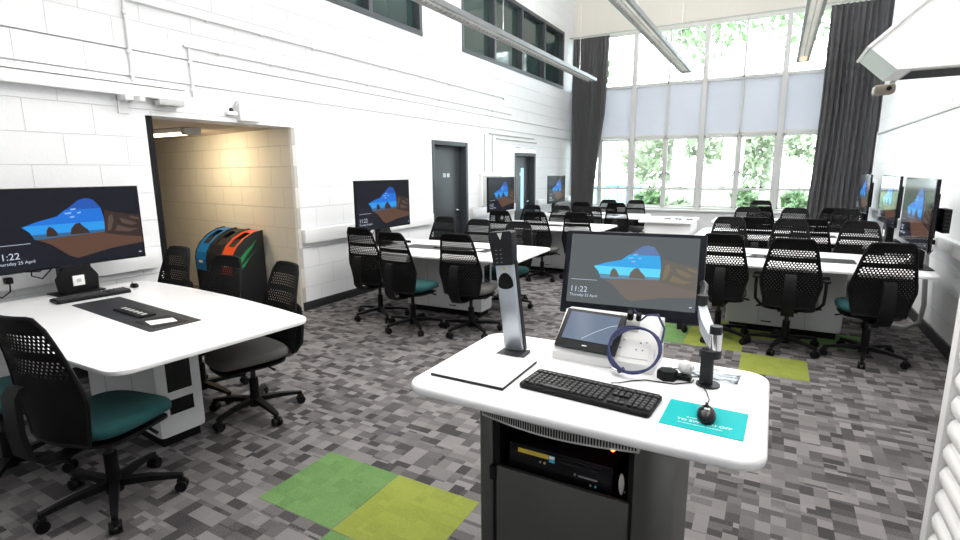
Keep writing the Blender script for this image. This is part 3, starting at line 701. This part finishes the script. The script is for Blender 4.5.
for r, c in zip(rs, CH):
    if c[4] == 'teal': teal(r)
    if 'armrests' in c[5]: arms(r)
    if c[2] > 150 and c[3] == 'G': r.scale = (1, 1, .955)

# ------------------------------------------------------------------ SCREEN PICTURE
def pic_mats(k, grey=False):
    base = (.02, .02, .022) if not grey else (.05, .055, .058)
    def e(n, c, s=.62): return emis('picture_%s_%s' % (n, k), c, s, .1 if not grey else .2)
    d = (.006, .007, .011) if not grey else (.085, .095, .10)  # grey set: reflection on the lectern screen put into the picture colours
    return dict(bg=e('dark', d), c0=e('sky_top', (.012, .07, .33) if not grey else (.10, .16, .32)), c1=e('sky_mid', (.01, .13, .52) if not grey else (.035, .30, .62)), c2=e('sky_low', (.02, .24, .62) if not grey else (.10, .52, .74)),
        sea=e('sea', (.03, .10, .20) if not grey else (.10, .22, .32)), sand=e('sand', (.085, .042, .026) if not grey else (.135, .115, .10)), rock=e('rock', (.03, .018, .014) if not grey else (.115, .105, .09)),
        hi=e('rock_light', (.075, .048, .035) if not grey else (.16, .135, .09)), cl=e('cloud', (.2, .38, .75)), tx=e('lettering', (.45, .5, .6)))
SKY = [(.205, .46), (.30, .40), (.42, .35), (.47, .28), (.52, .22), (.57, .15), (.62, .125), (.67, .15), (.715, .26), (.73, .405), (.725, .60), (.45, .615), (.27, .63), (.245, .53)]
def clip_v(poly, v, keep_above):
    out = []
    for i, (x, y) in enumerate(poly):
        x2, y2 = poly[(i+1) % len(poly)]; a = (y <= v) if keep_above else (y >= v); c = (y2 <= v) if keep_above else (y2 >= v)
        if a: out.append((x, y))
        if a != c: t = (v-y)/(y2-y); out.append((x+(x2-x)*t, v))
    return out
def screen_picture(name, parent, W, Hh, T, mm, label, clock=True):
    """picture in local xz plane facing -y, origin at centre"""
    b = MB(); lay = [0]
    def pl(poly, m):
        lay[0] += 1; b.poly([((u-.5)*W, -.0003*lay[0], (.5-v)*Hh) for u, v in poly][::-1], m)
    pl([(0, 0), (1, 0), (1, 1), (0, 1)], mm['bg'])
    pl([(.26, .61), (.73, .60), (.86, .66), (1, .70), (1, .80), (.75, .84), (.52, .92), (.47, .88), (.42, .80), (.36, .70)], mm['sand'])
    pl([(.74, .30), (.80, .33), (.90, .37), (1, .40), (1, .72), (.86, .68), (.72, .62)], mm['rock'])
    for q in ([(.76, .40), (.79, .36), (.80, .45), (.77, .58), (.745, .60)], [(.84, .42), (.90, .46), (.97, .52), (.93, .54), (.86, .50)], [(.82, .52), (.90, .58), (.97, .60), (.90, .63), (.80, .60)], [(.92, .40), (.99, .44), (.99, .47), (.93, .44)]): pl(q, mm['hi'])
    pl(SKY, mm['c1']); pl(clip_v(SKY, .27, True), mm['c0']); pl(clip_v(SKY, .45, False), mm['c2']); pl(clip_v(SKY, .565, False), mm['sea'])
    pl([(.34, .60), (.345, .52), (.365, .47), (.39, .50), (.41, .56), (.41, .60)], mm['rock']); pl([(.49, .60), (.50, .52), (.53, .46), (.56, .45), (.58, .50), (.61, .55), (.62, .60)], mm['rock'])
    for q in ((.47, .31, .05), (.51, .26, .04), (.50, .36, .035), (.55, .31, .03)): pl([(q[0], q[1]), (q[0]+q[2], q[1]-.008), (q[0]+q[2]*.8, q[1]+.015), (q[0]+.005, q[1]+.018)], mm['cl'])
    pl([(.03, .665), (.24, .662), (.24, .668), (.03, .671)], mm['tx']); pl([(.955, .93), (.975, .93), (.975, .945), (.955, .945)], mm['tx'])
    o = b.build(name, parent, label, T=T, smooth=False)
    if clock:
        tt = rot(PI/2, 'X')
        text('clock_lettering', '11:22', Hh*.115, mm['tx'], o, loc(-W*.475, -.0003*(lay[0]+2), -Hh*.345) @ tt, .0001)
        text('date_lettering', 'Thursday 25 April', Hh*.055, mm['tx'], o, loc(-W*.475, -.0003*(lay[0]+2), -Hh*.41) @ tt, .0001)
    return o

# ------------------------------------------------------------------ GROUP TABLES
def make_table():
    r = root('meeting_table', '', 'table')
    t = MB(); t.prism(rrect(-1.08, -.53, 1.08, .53, .09, 6, .07), .715, .74, m_top, 'z', .006); t.build('tabletop', r, 'white top with rounded corners')
    p = MB(); p.b2((-.5, -.135, .06), (.5, .135, .70), m_ped, .03); pd = p.build('pedestal', r, 'pale grey panelled pedestal')
    d = MB()
    for s in (-1, 1):
        d.b2((s*.5-.002, -.07, .34), (s*.5+.002, .07, .58), m_gloss); d.b2((s*.5-.002, -.07, .20), (s*.5+.002, .07, .29), m_gloss)
        for k in (-.2, .2): d.b2((k-.001, s*.1355-.0008, .08), (k+.001, s*.1355+.0008, .68), m_blk2)
        d.box((.13, s*.136, .11), (.09, .002, .012), m_blk2)
    d.build('access_panel', pd, 'black openings in the pedestal end')
    k = MB(); k.b2((-.46, -.11, 0), (.46, .11, .06), m_blk); k.build('plinth', r, 'black plinth')
    f = MB()
    for s in (-1, 1): f.b2((-.8, s*.25-.02, .67), (.8, s*.25+.02, .712), m_blk)
    for s in (-1, 1): f.b2((s*.6-.02, -.3, .67), (s*.6+.02, .3, .712), m_blk)
    f.build('underframe', r)
    c = MB(); c.prism(rrect(-.56, -.145, .56, .145, .02), .7395, .742, m_blk2, 'z'); cp = c.build('cable_panel', r, 'dark inset cable panel')
    q = MB(); q.b2((-.16, -.05, .742), (.20, .05, .752), m_blk, .003); [q.box((-.12+i*.055, 0, .7525), (.03, .03, .001), m_wgrey) for i in range(6)]; q.build('socket_strip', cp)
    q = MB(); q.b2((.26, -.10, .742), (.50, .09, .7428), m_hole); q.poly([(.30, -.06, .7435), (.42, -.08, .7435), (.46, .05, .7435), (.36, .07, .7435)], m_white2); q.build('open_flap', cp, 'open hatch with something white inside')
    return r
tp = make_table(); TAB = [
 (-3.50, 1.73, -5, 'nearest white group table, at far left of the room', 'white group tables by the left wall'),
 (-3.23, 5.02, 2, 'second white group table from the camera along left wall', 'white group tables by the left wall'),
 (-3.25, 7.97, -2, 'third white group table from the camera along left wall', 'white group tables by the left wall'),
 (-3.20, 10.35, 0, 'white group table nearest the window on the left side', 'white group tables by the left wall'),
 (.16, 5.92, 180, 'first white group table on the right side of the room', 'white group tables by the right wall'),
 (.18, 8.05, 180, 'second white group table on the right side of the room', 'white group tables by the right wall'),
 (.18, 10.15, 180, 'white group table nearest the window on the right side', 'white group tables by the right wall')]
for i, (x, y, a, lab, g) in enumerate(TAB):
    o = tp if i == 0 else copy_tree(tp); place(o, (x, y, 0), math.radians(a), lab, g)

# ------------------------------------------------------------------ WALL SIDE SCREENS
def make_tv():
    r = root('wall_screen', '', 'screen')       # local: faces -y, origin on tabletop below it
    b = MB(); b.box((0, .022, .49), (.99, .028, .57), m_gloss, .004); b.box((0, .055, .48), (.70, .05, .36), m_blk, .01); b.build('screen_case', r)
    f = MB(); f.b2((-.485, .007, .215), (.485, .0095, .765), m_scr); f.build('glass', r)
    s = MB(); s.prism([(-.13, .01), (.13, .01), (.135, .12), (.09, .19), (.085, .24), (-.085, .24), (-.09, .19), (-.14, .12)], .012, .032, m_blk, 'y', .002); s.box((0, .06, .005), (.3, .2, .01), m_blk, .003); s.b2((-.1, .03, .0), (.1, .09, .5), m_blk)
    sd = s.build('stand', r, 'black upright mounting plate')
    q = MB(); q.box((.0, .008, .095), (.075, .008, .075), m_white2, .003); q.box((.0, .003, .095), (.03, .002, .025), m_wgrey); q.build('socket_plate', sd, 'small square white socket plate')
    q = MB(); q.tube([(-.25, .05, .24), (-.26, .05, .17), (-.20, .05, .14), (-.14, .05, .20)], .005, m_blk); q.tube([(-.18, .06, .24), (-.2, .07, .19), (-.28, .07, .2)], .005, m_blk); q.box((-.2, .05, .22), (.05, .03, .03), m_blk, .004); q.build('cable', r)
    return r
tvp = make_tv(); TVS = [
 (-4.44, 1.86, 90, 'large wall side screen on the nearest left table', 'screens on the left tables', 1),
 (-4.05, 4.93, 90, 'screen with lock picture on the second left table, left of first dark door', 'screens on the left tables', 1),
 (-4.03, 8.0, 90, 'screen on the third left table, right of the first dark door', 'screens on the left tables', .55),
 (-4.03, 10.6, 90, 'screen on the farthest left table, beside left curtain', 'screens on the left tables', .4),
 (1.08, 5.83, -90, 'nearest screen on the right, beside the wall socket and conduit', 'screens on the right tables', .12),
 (1.19, 7.90, -90, 'middle one of three screens on the right tables', 'screens on the right tables', .12),
 (1.19, 10.0, -90, 'farthest screen on the right tables, in front of right curtain', 'screens on the right tables', .12)]
pmats = pic_mats('wall')
for i, (x, y, a, lab, g, k) in enumerate(TVS):
    o = tvp if i == 0 else copy_tree(tvp); place(o, (x, y, .742), math.radians(a), lab, g)
    if a < 0: o.scale = (1.12, 1, 1)
    if a < 0: o.location.z -= .0
tvs = [o for o in COL.objects if o.name.startswith('wall_screen')]
for o, t in zip(sorted(tvs, key=lambda q: q.name), TVS):
    glass = [c for c in o.children if c.name.startswith('glass')][0]
    screen_picture('lit_picture', glass, .97, .545, loc(0, .0068, .49), pmats, 'lit lock screen picture of a sea cave')
# small computer behind first right screen
r = root('mini_computer', 'black small computer fixed behind the first right screen', 'computer', (1.20, 5.45, 1.19)); MB().box((0, 0, .0), (.05, .2, .19), m_blk, .006).build('case', r); q = MB(); [q.box((0, -.101, -.06+k*.03), (.03, .002, .008), m_blk2) for k in range(5)]; q.build('vent', r)

# ------------------------------------------------------------------ KEYBOARDS AND MICE
def make_keyboard():
    r = root('keyboard', '', 'keyboard'); b = MB(); b.loft([[(x, y, z) for x, y in rrect(-.228+e, -.082+e, .228-e, .082-e, .015)] for e, z in ((.002, 0), (0, .004), (0, .014), (.004, .018))], m_blk)
    b.build('keyboard_case', r); k = MB()
    for row in range(6):
        y = -.060+row*.0195+(.008 if row == 5 else 0)
        xs = [-.205+i*.0193 for i in range(15)]+[.095+i*.0193 for i in range(3)]+[.158+i*.0193 for i in range(4)]
        for i, x in enumerate(xs):
            if row == 0 and 4 <= i <= 8: continue
            if row == 2 and 15 <= i <= 17: continue
            if row == 1 and i in (15, 17): continue
            k.box((x, y, .0215), (.0165, .0165, .008), m_key, .0025, seg=1)
    k.box((-.0900, -.060, .0215), (.095, .0165, .008), m_key, .0025); k.build('keycap', r, 'square black keys'); return r
kb = make_keyboard(); place(kb, (-.468, 1.54, .9), math.radians(-3.9), 'black keyboard lying on the lectern top'); kb2 = copy_tree(kb); place(kb2, (-4.22, 1.83, .7435), math.radians(84), 'black keyboard on the nearest left table below its screen')
kb.scale = (.94, .94, .94)
def make_mouse():
    r = root('mouse', '', 'mouse'); b = MB(); rings = []
    for z, s in ((0, .93), (.008, 1), (.018, .98), (.027, .86), (.033, .62), (.036, .3)):
        rings.append([(.031*s*math.cos(a)*(1-.12*math.sin(a)), .055*s*math.sin(a)-.004*(1-s), z-.006*max(0, math.sin(a))) for a in [2*PI*i/24 for i in range(24)]])
    b.loft(rings, m_gloss); b.build('mouse_body', r, ang=70); q = MB(); q.cyl((-.005, .028, .029), (.005, .028, .029), .009, m_blk2, n=12); q.build('scroll_wheel', r)
    q = MB(); q.box((0, -.012, .0362), (.016, .012, .0008), m_wgrey); q.build('mouse_logo', r); return r
ms = make_mouse(); ms.scale = (.84, 1.0, .84); place(ms, (-.118, 1.535, .903), math.radians(6), 'black mouse on the turquoise mat'); ms2 = copy_tree(ms); place(ms2, (-4.30, 2.16, .7435), math.radians(80), 'black mouse beside the keyboard on nearest left table')
ms3 = copy_tree(ms); place(ms3, (-3.95, 5.22, .7435), math.radians(80), 'black mouse on the second left table')
MB().tube([(0, .055, .01), (.01, .12, .004), (.0, .18, .005), (-.02, .235, .006), (-.03, .26, .006)], .002, m_blk, 6).build('mouse_cable', ms)
r = root('laptop_stand', 'black flat box behind chair backs on the second left table', 'box', (-2.75, 5.0, .741)) if False else None

# ------------------------------------------------------------------ LECTERN
r = root('lectern', 'white topped teaching lectern with a steel cabinet in the foreground', 'lectern', (-.47, 1.65, 0))
t = MB(); t.prism(rrect(-.578, -.322, .51, .345, .075, 7, .012), .868, .9, m_top, 'z', .013, seg=4); t.build('lectern_top', r, 'thick white top with rounded corners', ang=50)
b = MB()
b.b2((-.32, -.25, .03), (-.27, .2, .868), m_brush, .008)
b.b2((.185, -.25, .03), (.20, .2, .868), m_brush)
b.b2((-.27, .18, .03), (.185, .2, .868), m_brush)
b.b2((-.27, -.2, .615), (.185, .18, .63), m_blk); b.b2((-.27, -.235, .03), (.185, -.22, .1), m_blk)
cab = b.build('cabinet', r, 'dark brushed steel cabinet')
# rounded steel column at right side
cc = MB(); pts = [(.19, -.252)]+[(.20+.085*math.sin(a), -.12-.13*math.cos(a)) for a in [PI/2*k/8 for k in range(9)]]+[(.285, .2), (.19, .2)]
cc.prism(pts, .03, .868, m_brush, 'z'); cc.build('side_column', r, 'rounded brushed steel side column')
q = MB(); q.b2((-.30, -.22, 0), (.31, .18, .03), m_blk); q.build('plinth', r)
q = MB(); q.b2((-.268, -.249, .03), (-.245, -.2, .862), m_blk); q.b2((.170, -.249, .03), (.192, -.2, .862), m_blk); q.b2((-.24, -.249, .845), (.17, -.2, .862), m_blk); q.build('bay_frame', cab)
dq = MB(); dq.b2((-.252, -.262, .04), (.177, -.245, .655), m_brush, .003); dr = dq.build('door', cab, 'brushed steel door'); q = MB(); q.box((-.262, -.262, .63), (.02, .02, .05), m_blk, .003); q.build('latch', dr)
# slotted strip bowed under the front of the top
q = MB(); A = [(-.30+.50*k/20, -.268-.038*math.sin(PI*k/20)) for k in range(21)]
q.prism(A+[(.20, -.24), (-.30, -.24)], .824, .867, m_wgrey, 'z')
for k in range(58):
    u = (k+.5)/58; x = -.295+.49*u; y = -.268-.038*math.sin(PI*u); q.box((x, y-.0005, .843), (.0045, .004, .024), m_hole)
q.build('ventilation_strip', r, 'grey slotted strip under the top edge')
MB().sph((.125, -.258, .812), .007, m_led, n=12).build('indicator_lamp', cab, 'glowing red indicator')
# computer in bay
r = root('computer', 'black desktop computer lying in the open bay of the lectern', 'computer', (-.52, 1.56, .63))
q = MB(); q.box((0, 0, .055), (.34, .28, .10), m_gloss, .003); q.build('case', r); q = MB(); q.box((-.085, -.1412, .085), (.105, .002, .014), m_yel); q.build('sticker', r, 'yellow strip sticker')
q = MB(); q.box((-.021, -.1412, .081), (.018, .002, .022), m_cyan); q.box((-.021, -.1422, .087), (.018, .0012, .009), m_white2); q.build('licence_label', r, 'blue and white square label')
q = MB(); q.box((.07, -.1412, .094), (.13, .002, .002), m_blk2); q.box((.065, -.1412, .079), (.12, .001, .004), m_blk2); q.build('drive_slot', r)
for bx_, bz_, bm_ in ((-.06, .062, m_lum), (-.045, .062, m_yel), (.12, .03, m_cyan), (.105, .03, m_lum), (.055, .052, m_lum)): MB().cyl((bx_, -.1405, bz_), (bx_, -.143, bz_), .0035, bm_).build('button', r)
MB().box((.095, -.1412, .05), (.06, .002, .005), m_lum).build('maker_mark', r)
q = MB(); q.cyl((.205, -.13, .03), (.205, -.12, .03), .001, m_white2); q.sph((.195, -.13, .055), .035, m_wgrey, (.25, .12, 1)); q.build('disc_edge', r, 'pale oval object at right')

# document camera
r = root('document_camera', 'tall silver document camera with a dark head and white base board', 'document camera', (-.86, 1.60, .9))
q = MB(); q.b2((-.14, -.17, .002), (.14, .11, .012), m_white2, .002); q.b2((-.141, -.171, 0), (.141, .111, .009), m_blk2); q.build('base_board', r, 'thin white board with dark edge')
q = MB(); q.b2((-.03, .1, .0), (.075, .205, .012), m_blk2, .003); q.build('foot', r)
Tt = loc(.015, .185, .01) @ rot(-math.radians(7), 'Y')
q = MB(); q.prism(rrect(-.040, -.012, .040, .018, .008), 0, .36, m_sil, 'z', .002, T=Tt); q.b2((-.044, .0, 0), (-.038, .022, .355), m_blk2, 0, Tt); q.b2((.038, .0, 0), (.044, .022, .355), m_blk2, 0, Tt); q.build('column', r, 'silver flat column')
q = MB(); q.loft([[(x*w_, y, z) for x, y in rrect(-1, -.022, 1, .024, .012, 3)] for w_, z in ((.040, .34), (.046, .40), (.050, .462), (.044, .470))], m_blk2, T=Tt); q.build('camera_head', r, 'dark grey camera head')
q = MB(); q.prism([(.032*math.cos(a), .262+.04*math.sin(a)*(1.2 if math.sin(a) > 0 else .4)) for a in [2*PI*k/20 for k in range(20)]], -.016, -.011, m_blk, 'y', T=Tt); q.poly([(-.007, -.0135, .322), (.007, -.0135, .322), (0, -.0135, .334)], m_yel, Tt); q.build('lens_cover', r, 'black rounded lens recess')
q = MB(); q.prism([(-.01, .465), (.012, .465), (.003, .440), (.001, .44)], -.0235, -.0225, m_white2, 'y', T=Tt)
for i in range(2):
    for j in range(4): q.box((-.022+i*.02, -.0225, .40-j*.016), (.008, .001, .003), m_lum, T=Tt)
q.build('control_mark', r)

# sloping connection box with touch panel
r = root('console_box', 'white sloping console box with power sockets at the back of lectern', 'console', (-.505, 1.79, .9))
q = MB(); q.prism([(0, 0), (.21, 0), (.21, .155), (.15, .160), (0, .032)], -.185, .185, m_white2, 'x', .004); q.build('housing', r)
SL = math.atan2(.128, .15); TS = loc(0, 0, .032) @ rot(SL, 'X')
q = MB(); q.b2((.015, .02, -.001), (.165, .10, .003), m_white2, .001, TS)
for sx in (.05, .13):
    q.box((sx, .085, .0035), (.006, .004, .001), m_blk, T=TS); q.box((sx-.011, .055, .0035), (.005, .004, .001), m_blk, T=TS); q.box((sx+.011, .055, .0035), (.005, .004, .001), m_blk, T=TS); q.box((sx+.02, .09, .0035), (.008, .006, .001), m_wgrey, T=TS)
q.build('power_socket', r, 'white double power socket'); q = MB(); q.b2((.03, .13, 0), (.11, .20, .003), m_wgrey, .001, TS); q.build('connection_plate', r, 'grey connection plate')
rt = root('touch_panel', 'black framed touch control panel leaning on the console box', 'touch panel', (-.563, 1.852, 1.012))
TP = rot(-math.radians(4), 'Z') @ rot(-math.radians(49), 'X')
q = MB(); q.box((0, .007, 0), (.238, .014, .176), m_blk2, .006, TP); q.build('panel_case', rt); tpm = emis('touch_panel_blue', (.14, .18, .25), .55, .12)
q = MB(); q.b2((-.098, -.0035, -.052), (.098, -.002, .072), tpm, 0, TP); s_ = q.build('display', rt, 'pale blue lit display'); q = MB(); q.tube([TP @ Vector((-.02, -.0042, -.045)), TP @ Vector((.02, -.0042, -.01)), TP @ Vector((.07, -.0042, .025)), TP @ Vector((.096, -.0042, .035))], .0012, emis('touch_panel_line', (.35, .42, .5), .7)); q.box((0, -.0025, -.072), (.018, .001, .004), m_white2, T=TP); q.build('display_graphic', s_)
q = MB()
for i in range(4): q.tube([(-.385+(.082+.004*i)*math.cos(a)+.004*math.cos(3*a+i), 1.785+.065*math.sin(a)+.003*i, .985+.062*math.sin(a)+.005*math.sin(2*a+i)) for a in [2*PI*k/32 for k in range(32)]], .0036, m_navy, 6, closed=True)
q.tube([(-.30, 1.83, 1.01), (-.30, 1.87, 1.05), (-.33, 1.90, 1.09), (-.37, 1.91, 1.08), (-.39, 1.90, 1.06), (-.40, 1.90, 1.08), (-.415, 1.90, 1.10), (-.425, 1.90, 1.075)], .0042, m_navy, 6)
q.cyl((-.455, 1.745, .915), (-.425, 1.74, .912), .007, m_chrome, n=10); q.cyl((-.425, 1.74, .912), (-.405, 1.742, .925), .008, m_navy, n=10)
q.cyl((-.43, 1.91, 1.06), (-.425, 1.895, 1.09), .012, m_blk, n=10); q.cyl((-.40, 1.91, 1.06), (-.395, 1.895, 1.085), .01, m_blk, n=10)
tag(q.build('coiled_cable'), 'coiled dark blue cable draped over the white console box', 'cable')
# lectern monitor on arm
r = root('lectern_monitor', 'wide black framed monitor behind the lectern showing lock screen', 'monitor', (-.481, 2.103, .9))
TM = loc(0, 0, .29) @ rot(math.radians(5.0), 'Z') @ rot(-math.radians(17), 'X')
q = MB(); q.box((0, .012, -.004), (.552, .026, .35), m_bez, .006, TM); q.box((0, .04, 0), (.3, .04, .2), m_bez, .012, TM); q.build('monitor_case', r)
gm = pic_mats('lectern', True)
screen_picture('lit_picture', r, .503, .288, TM @ loc(.0, -.0016, .012), gm, 'lit lock screen picture of a sea cave')
q = MB(); q.cyl((.20, -.0, -.17), (.203, 0, -.20), .012, m_blk, T=TM); q.build('bracket', r)
# monitor arm
r = root('monitor_arm', 'silver jointed monitor arm rising from a black base on lectern', 'monitor arm', (-.14, 1.79, .9))
q = MB(); q.cyl((0, 0, 0), (0, 0, .006), .037, m_blk2, n=24); q.cyl((0, 0, .006), (0, 0, .11), .014, m_blk2); q.box((-.012, .0, .07), (.03, .03, .12), m_blk2, .006); q.build('base', r, 'black round base and post')
q = MB(); q.cyl((.0, 0, .10), (.0, 0, .125), .034, m_blk2, n=20); q.build('cable_ring', r); q = MB(); q.cyl((.012, 0, .125), (.012, 0, .18), .021, m_chrome, n=24); q.cyl((.012, 0, .18), (.012, 0, .205), .019, m_blk2, n=20); q.build('joint', r, 'silver joint with black cap')
q = MB(); q.loft([[(p[0]+u, p[1], p[2]+v) for u, v in ((-w, -h), (w, -h), (w, h), (-w, h))] for p, w, h in (((.005, .01, .15), .016, .02), ((-.025, .06, .185), .017, .022), ((-.045, .115, .225), .014, .018))], m_sil); q.build('lower_arm', r, 'silver arm')
q = MB(); q.cyl((-.047, .125, .215), (-.047, .125, .275), .018, m_blk2, n=20); q.tube([(-.047, .13, .26), (-.06, .30, .27), (-.10, .42, .28), (-.25, .46, .29), (-.32, .44, .29)], .014, m_blk2, 10); q.build('upper_arm', r, 'black upper arm behind the monitor')
# small things on the lectern
r = root('mouse_mat', 'turquoise rectangular mat with white lettering on the lectern top', 'mat', (-.122, 1.53, .9), math.radians(-1.5))
MB().b2((-.108, -.092, 0), (.108, .086, .002), m_teal).build('mat_sheet', r)
text('lettering', 'TO SWITCH OFF', .018, m_print, r, loc(-.068, -.045, .0021), .0002, sx=1.06); text('lettering', 'PLEASE REMEMBER', .009, m_print, r, loc(-.045, -.022, .0021), .0002); text('small_lettering', 'the screens when you have finished', .008, m_print, r, loc(-.062, -.062, .0021), .0002)
b = MB(); b.loft([[(.032*s*math.cos(a), .03*s*math.sin(a), z) for a in [2*PI*k/6+.3 for k in range(6)]] for s, z in ((1.08, 0), (1.1, .024), (.98, .032))], m_blk); tag(b.build('table_microphone', T=loc(-.268, 1.785, .9)), 'small black six sided puck on the lectern top', 'puck')
r = root('webcam', 'small white ball webcam on a black clip on the lectern', 'webcam', (-.215, 1.815, .9)); MB().box((0, -.01, .008), (.045, .035, .016), m_blk, .005).build('clip', r); q = MB(); q.sph((-.003, .01, .037), .024, m_white2, n=20); q.build('camera_ball', r, 'white ball'); q = MB(); q.tube([(.02, 0, .01), (.06, .01, .012), (.08, .02, .004)], .002, m_blk, 6); q.build('cable', r)
b = MB(); clear, nt, bb = newmat('clear_plastic_bag'); bb.inputs['Transmission Weight'].default_value = .85; bb.inputs['Roughness'].default_value = .12; bb.inputs['Base Color'].default_value = (.85, .9, .95, 1); bb.inputs['IOR'].default_value = 1.2
rows = []
rb = random.Random(3)
for i in range(9): rows.append([(-.08+.02*j, -.045+.011*i, .003+abs(rb.gauss(0, .005))) for j in range(9)])
b.loft(rows, clear, closed=False); bag = tag(b.build('plastic_bag', T=loc(-.13, 1.885, .9) @ rot(-.08, 'Z')), 'crumpled clear plastic bag behind the arm base', 'bag'); so = bag.modifiers.new('thickness', 'SOLIDIFY'); so.thickness = .001
q = MB(); q.tube([(-.42, 1.635, .91), (-.40, 1.66, .905), (-.37, 1.70, .903), (-.33, 1.73, .903), (-.29, 1.735, .903), (-.24, 1.74, .903), (-.19, 1.78, .903), (-.185, 1.80, .905)], .002, m_blk, 6); q.tube([(-.30, 1.86, .903), (-.25, 1.89, .903), (-.19, 1.87, .903), (-.165, 1.84, .903)], .002, m_blk, 6)
tag(q.build('keyboard_cable'), 'thin black cable running from the keyboard to the arm base', 'cable')

# ------------------------------------------------------------------ WHITE COUNTER IN THE MIDDLE
r = root('teaching_counter', 'white box counter with an overhanging top standing between the table rows', 'counter', (-1.315, 7.65, 0))
MB().prism(rrect(-.365, 0, .365, .85, .05), .87, .9, m_top, 'z', .006).build('counter_top', r); MB().b2((-.27, .06, .05), (.345, .75, .87), m_white, .006).build('counter_body', r); MB().b2((-.25, .1, 0), (.32, .7, .05), m_blk).build('plinth', r)
for k, (x, lab) in enumerate(((.01, 'leftmost'), (.16, 'middle'), (.31, 'rightmost'))):
    o = root('power_module', 'small grey power module on the counter top, %s of three' % lab, 'power module', (-1.315+x-.02, 7.95, .9), 0, 'power modules on the counter'); MB().b2((-.05, 0, 0), (.05, .1, .03), m_wgrey, .006).build('module_body', o); q = MB(); q.b2((-.03, -.001, .008), (-.005, .0, .022), m_blk2); q.b2((.008, -.001, .008), (.033, 0, .022), m_blk2); q.build('outlet', o)
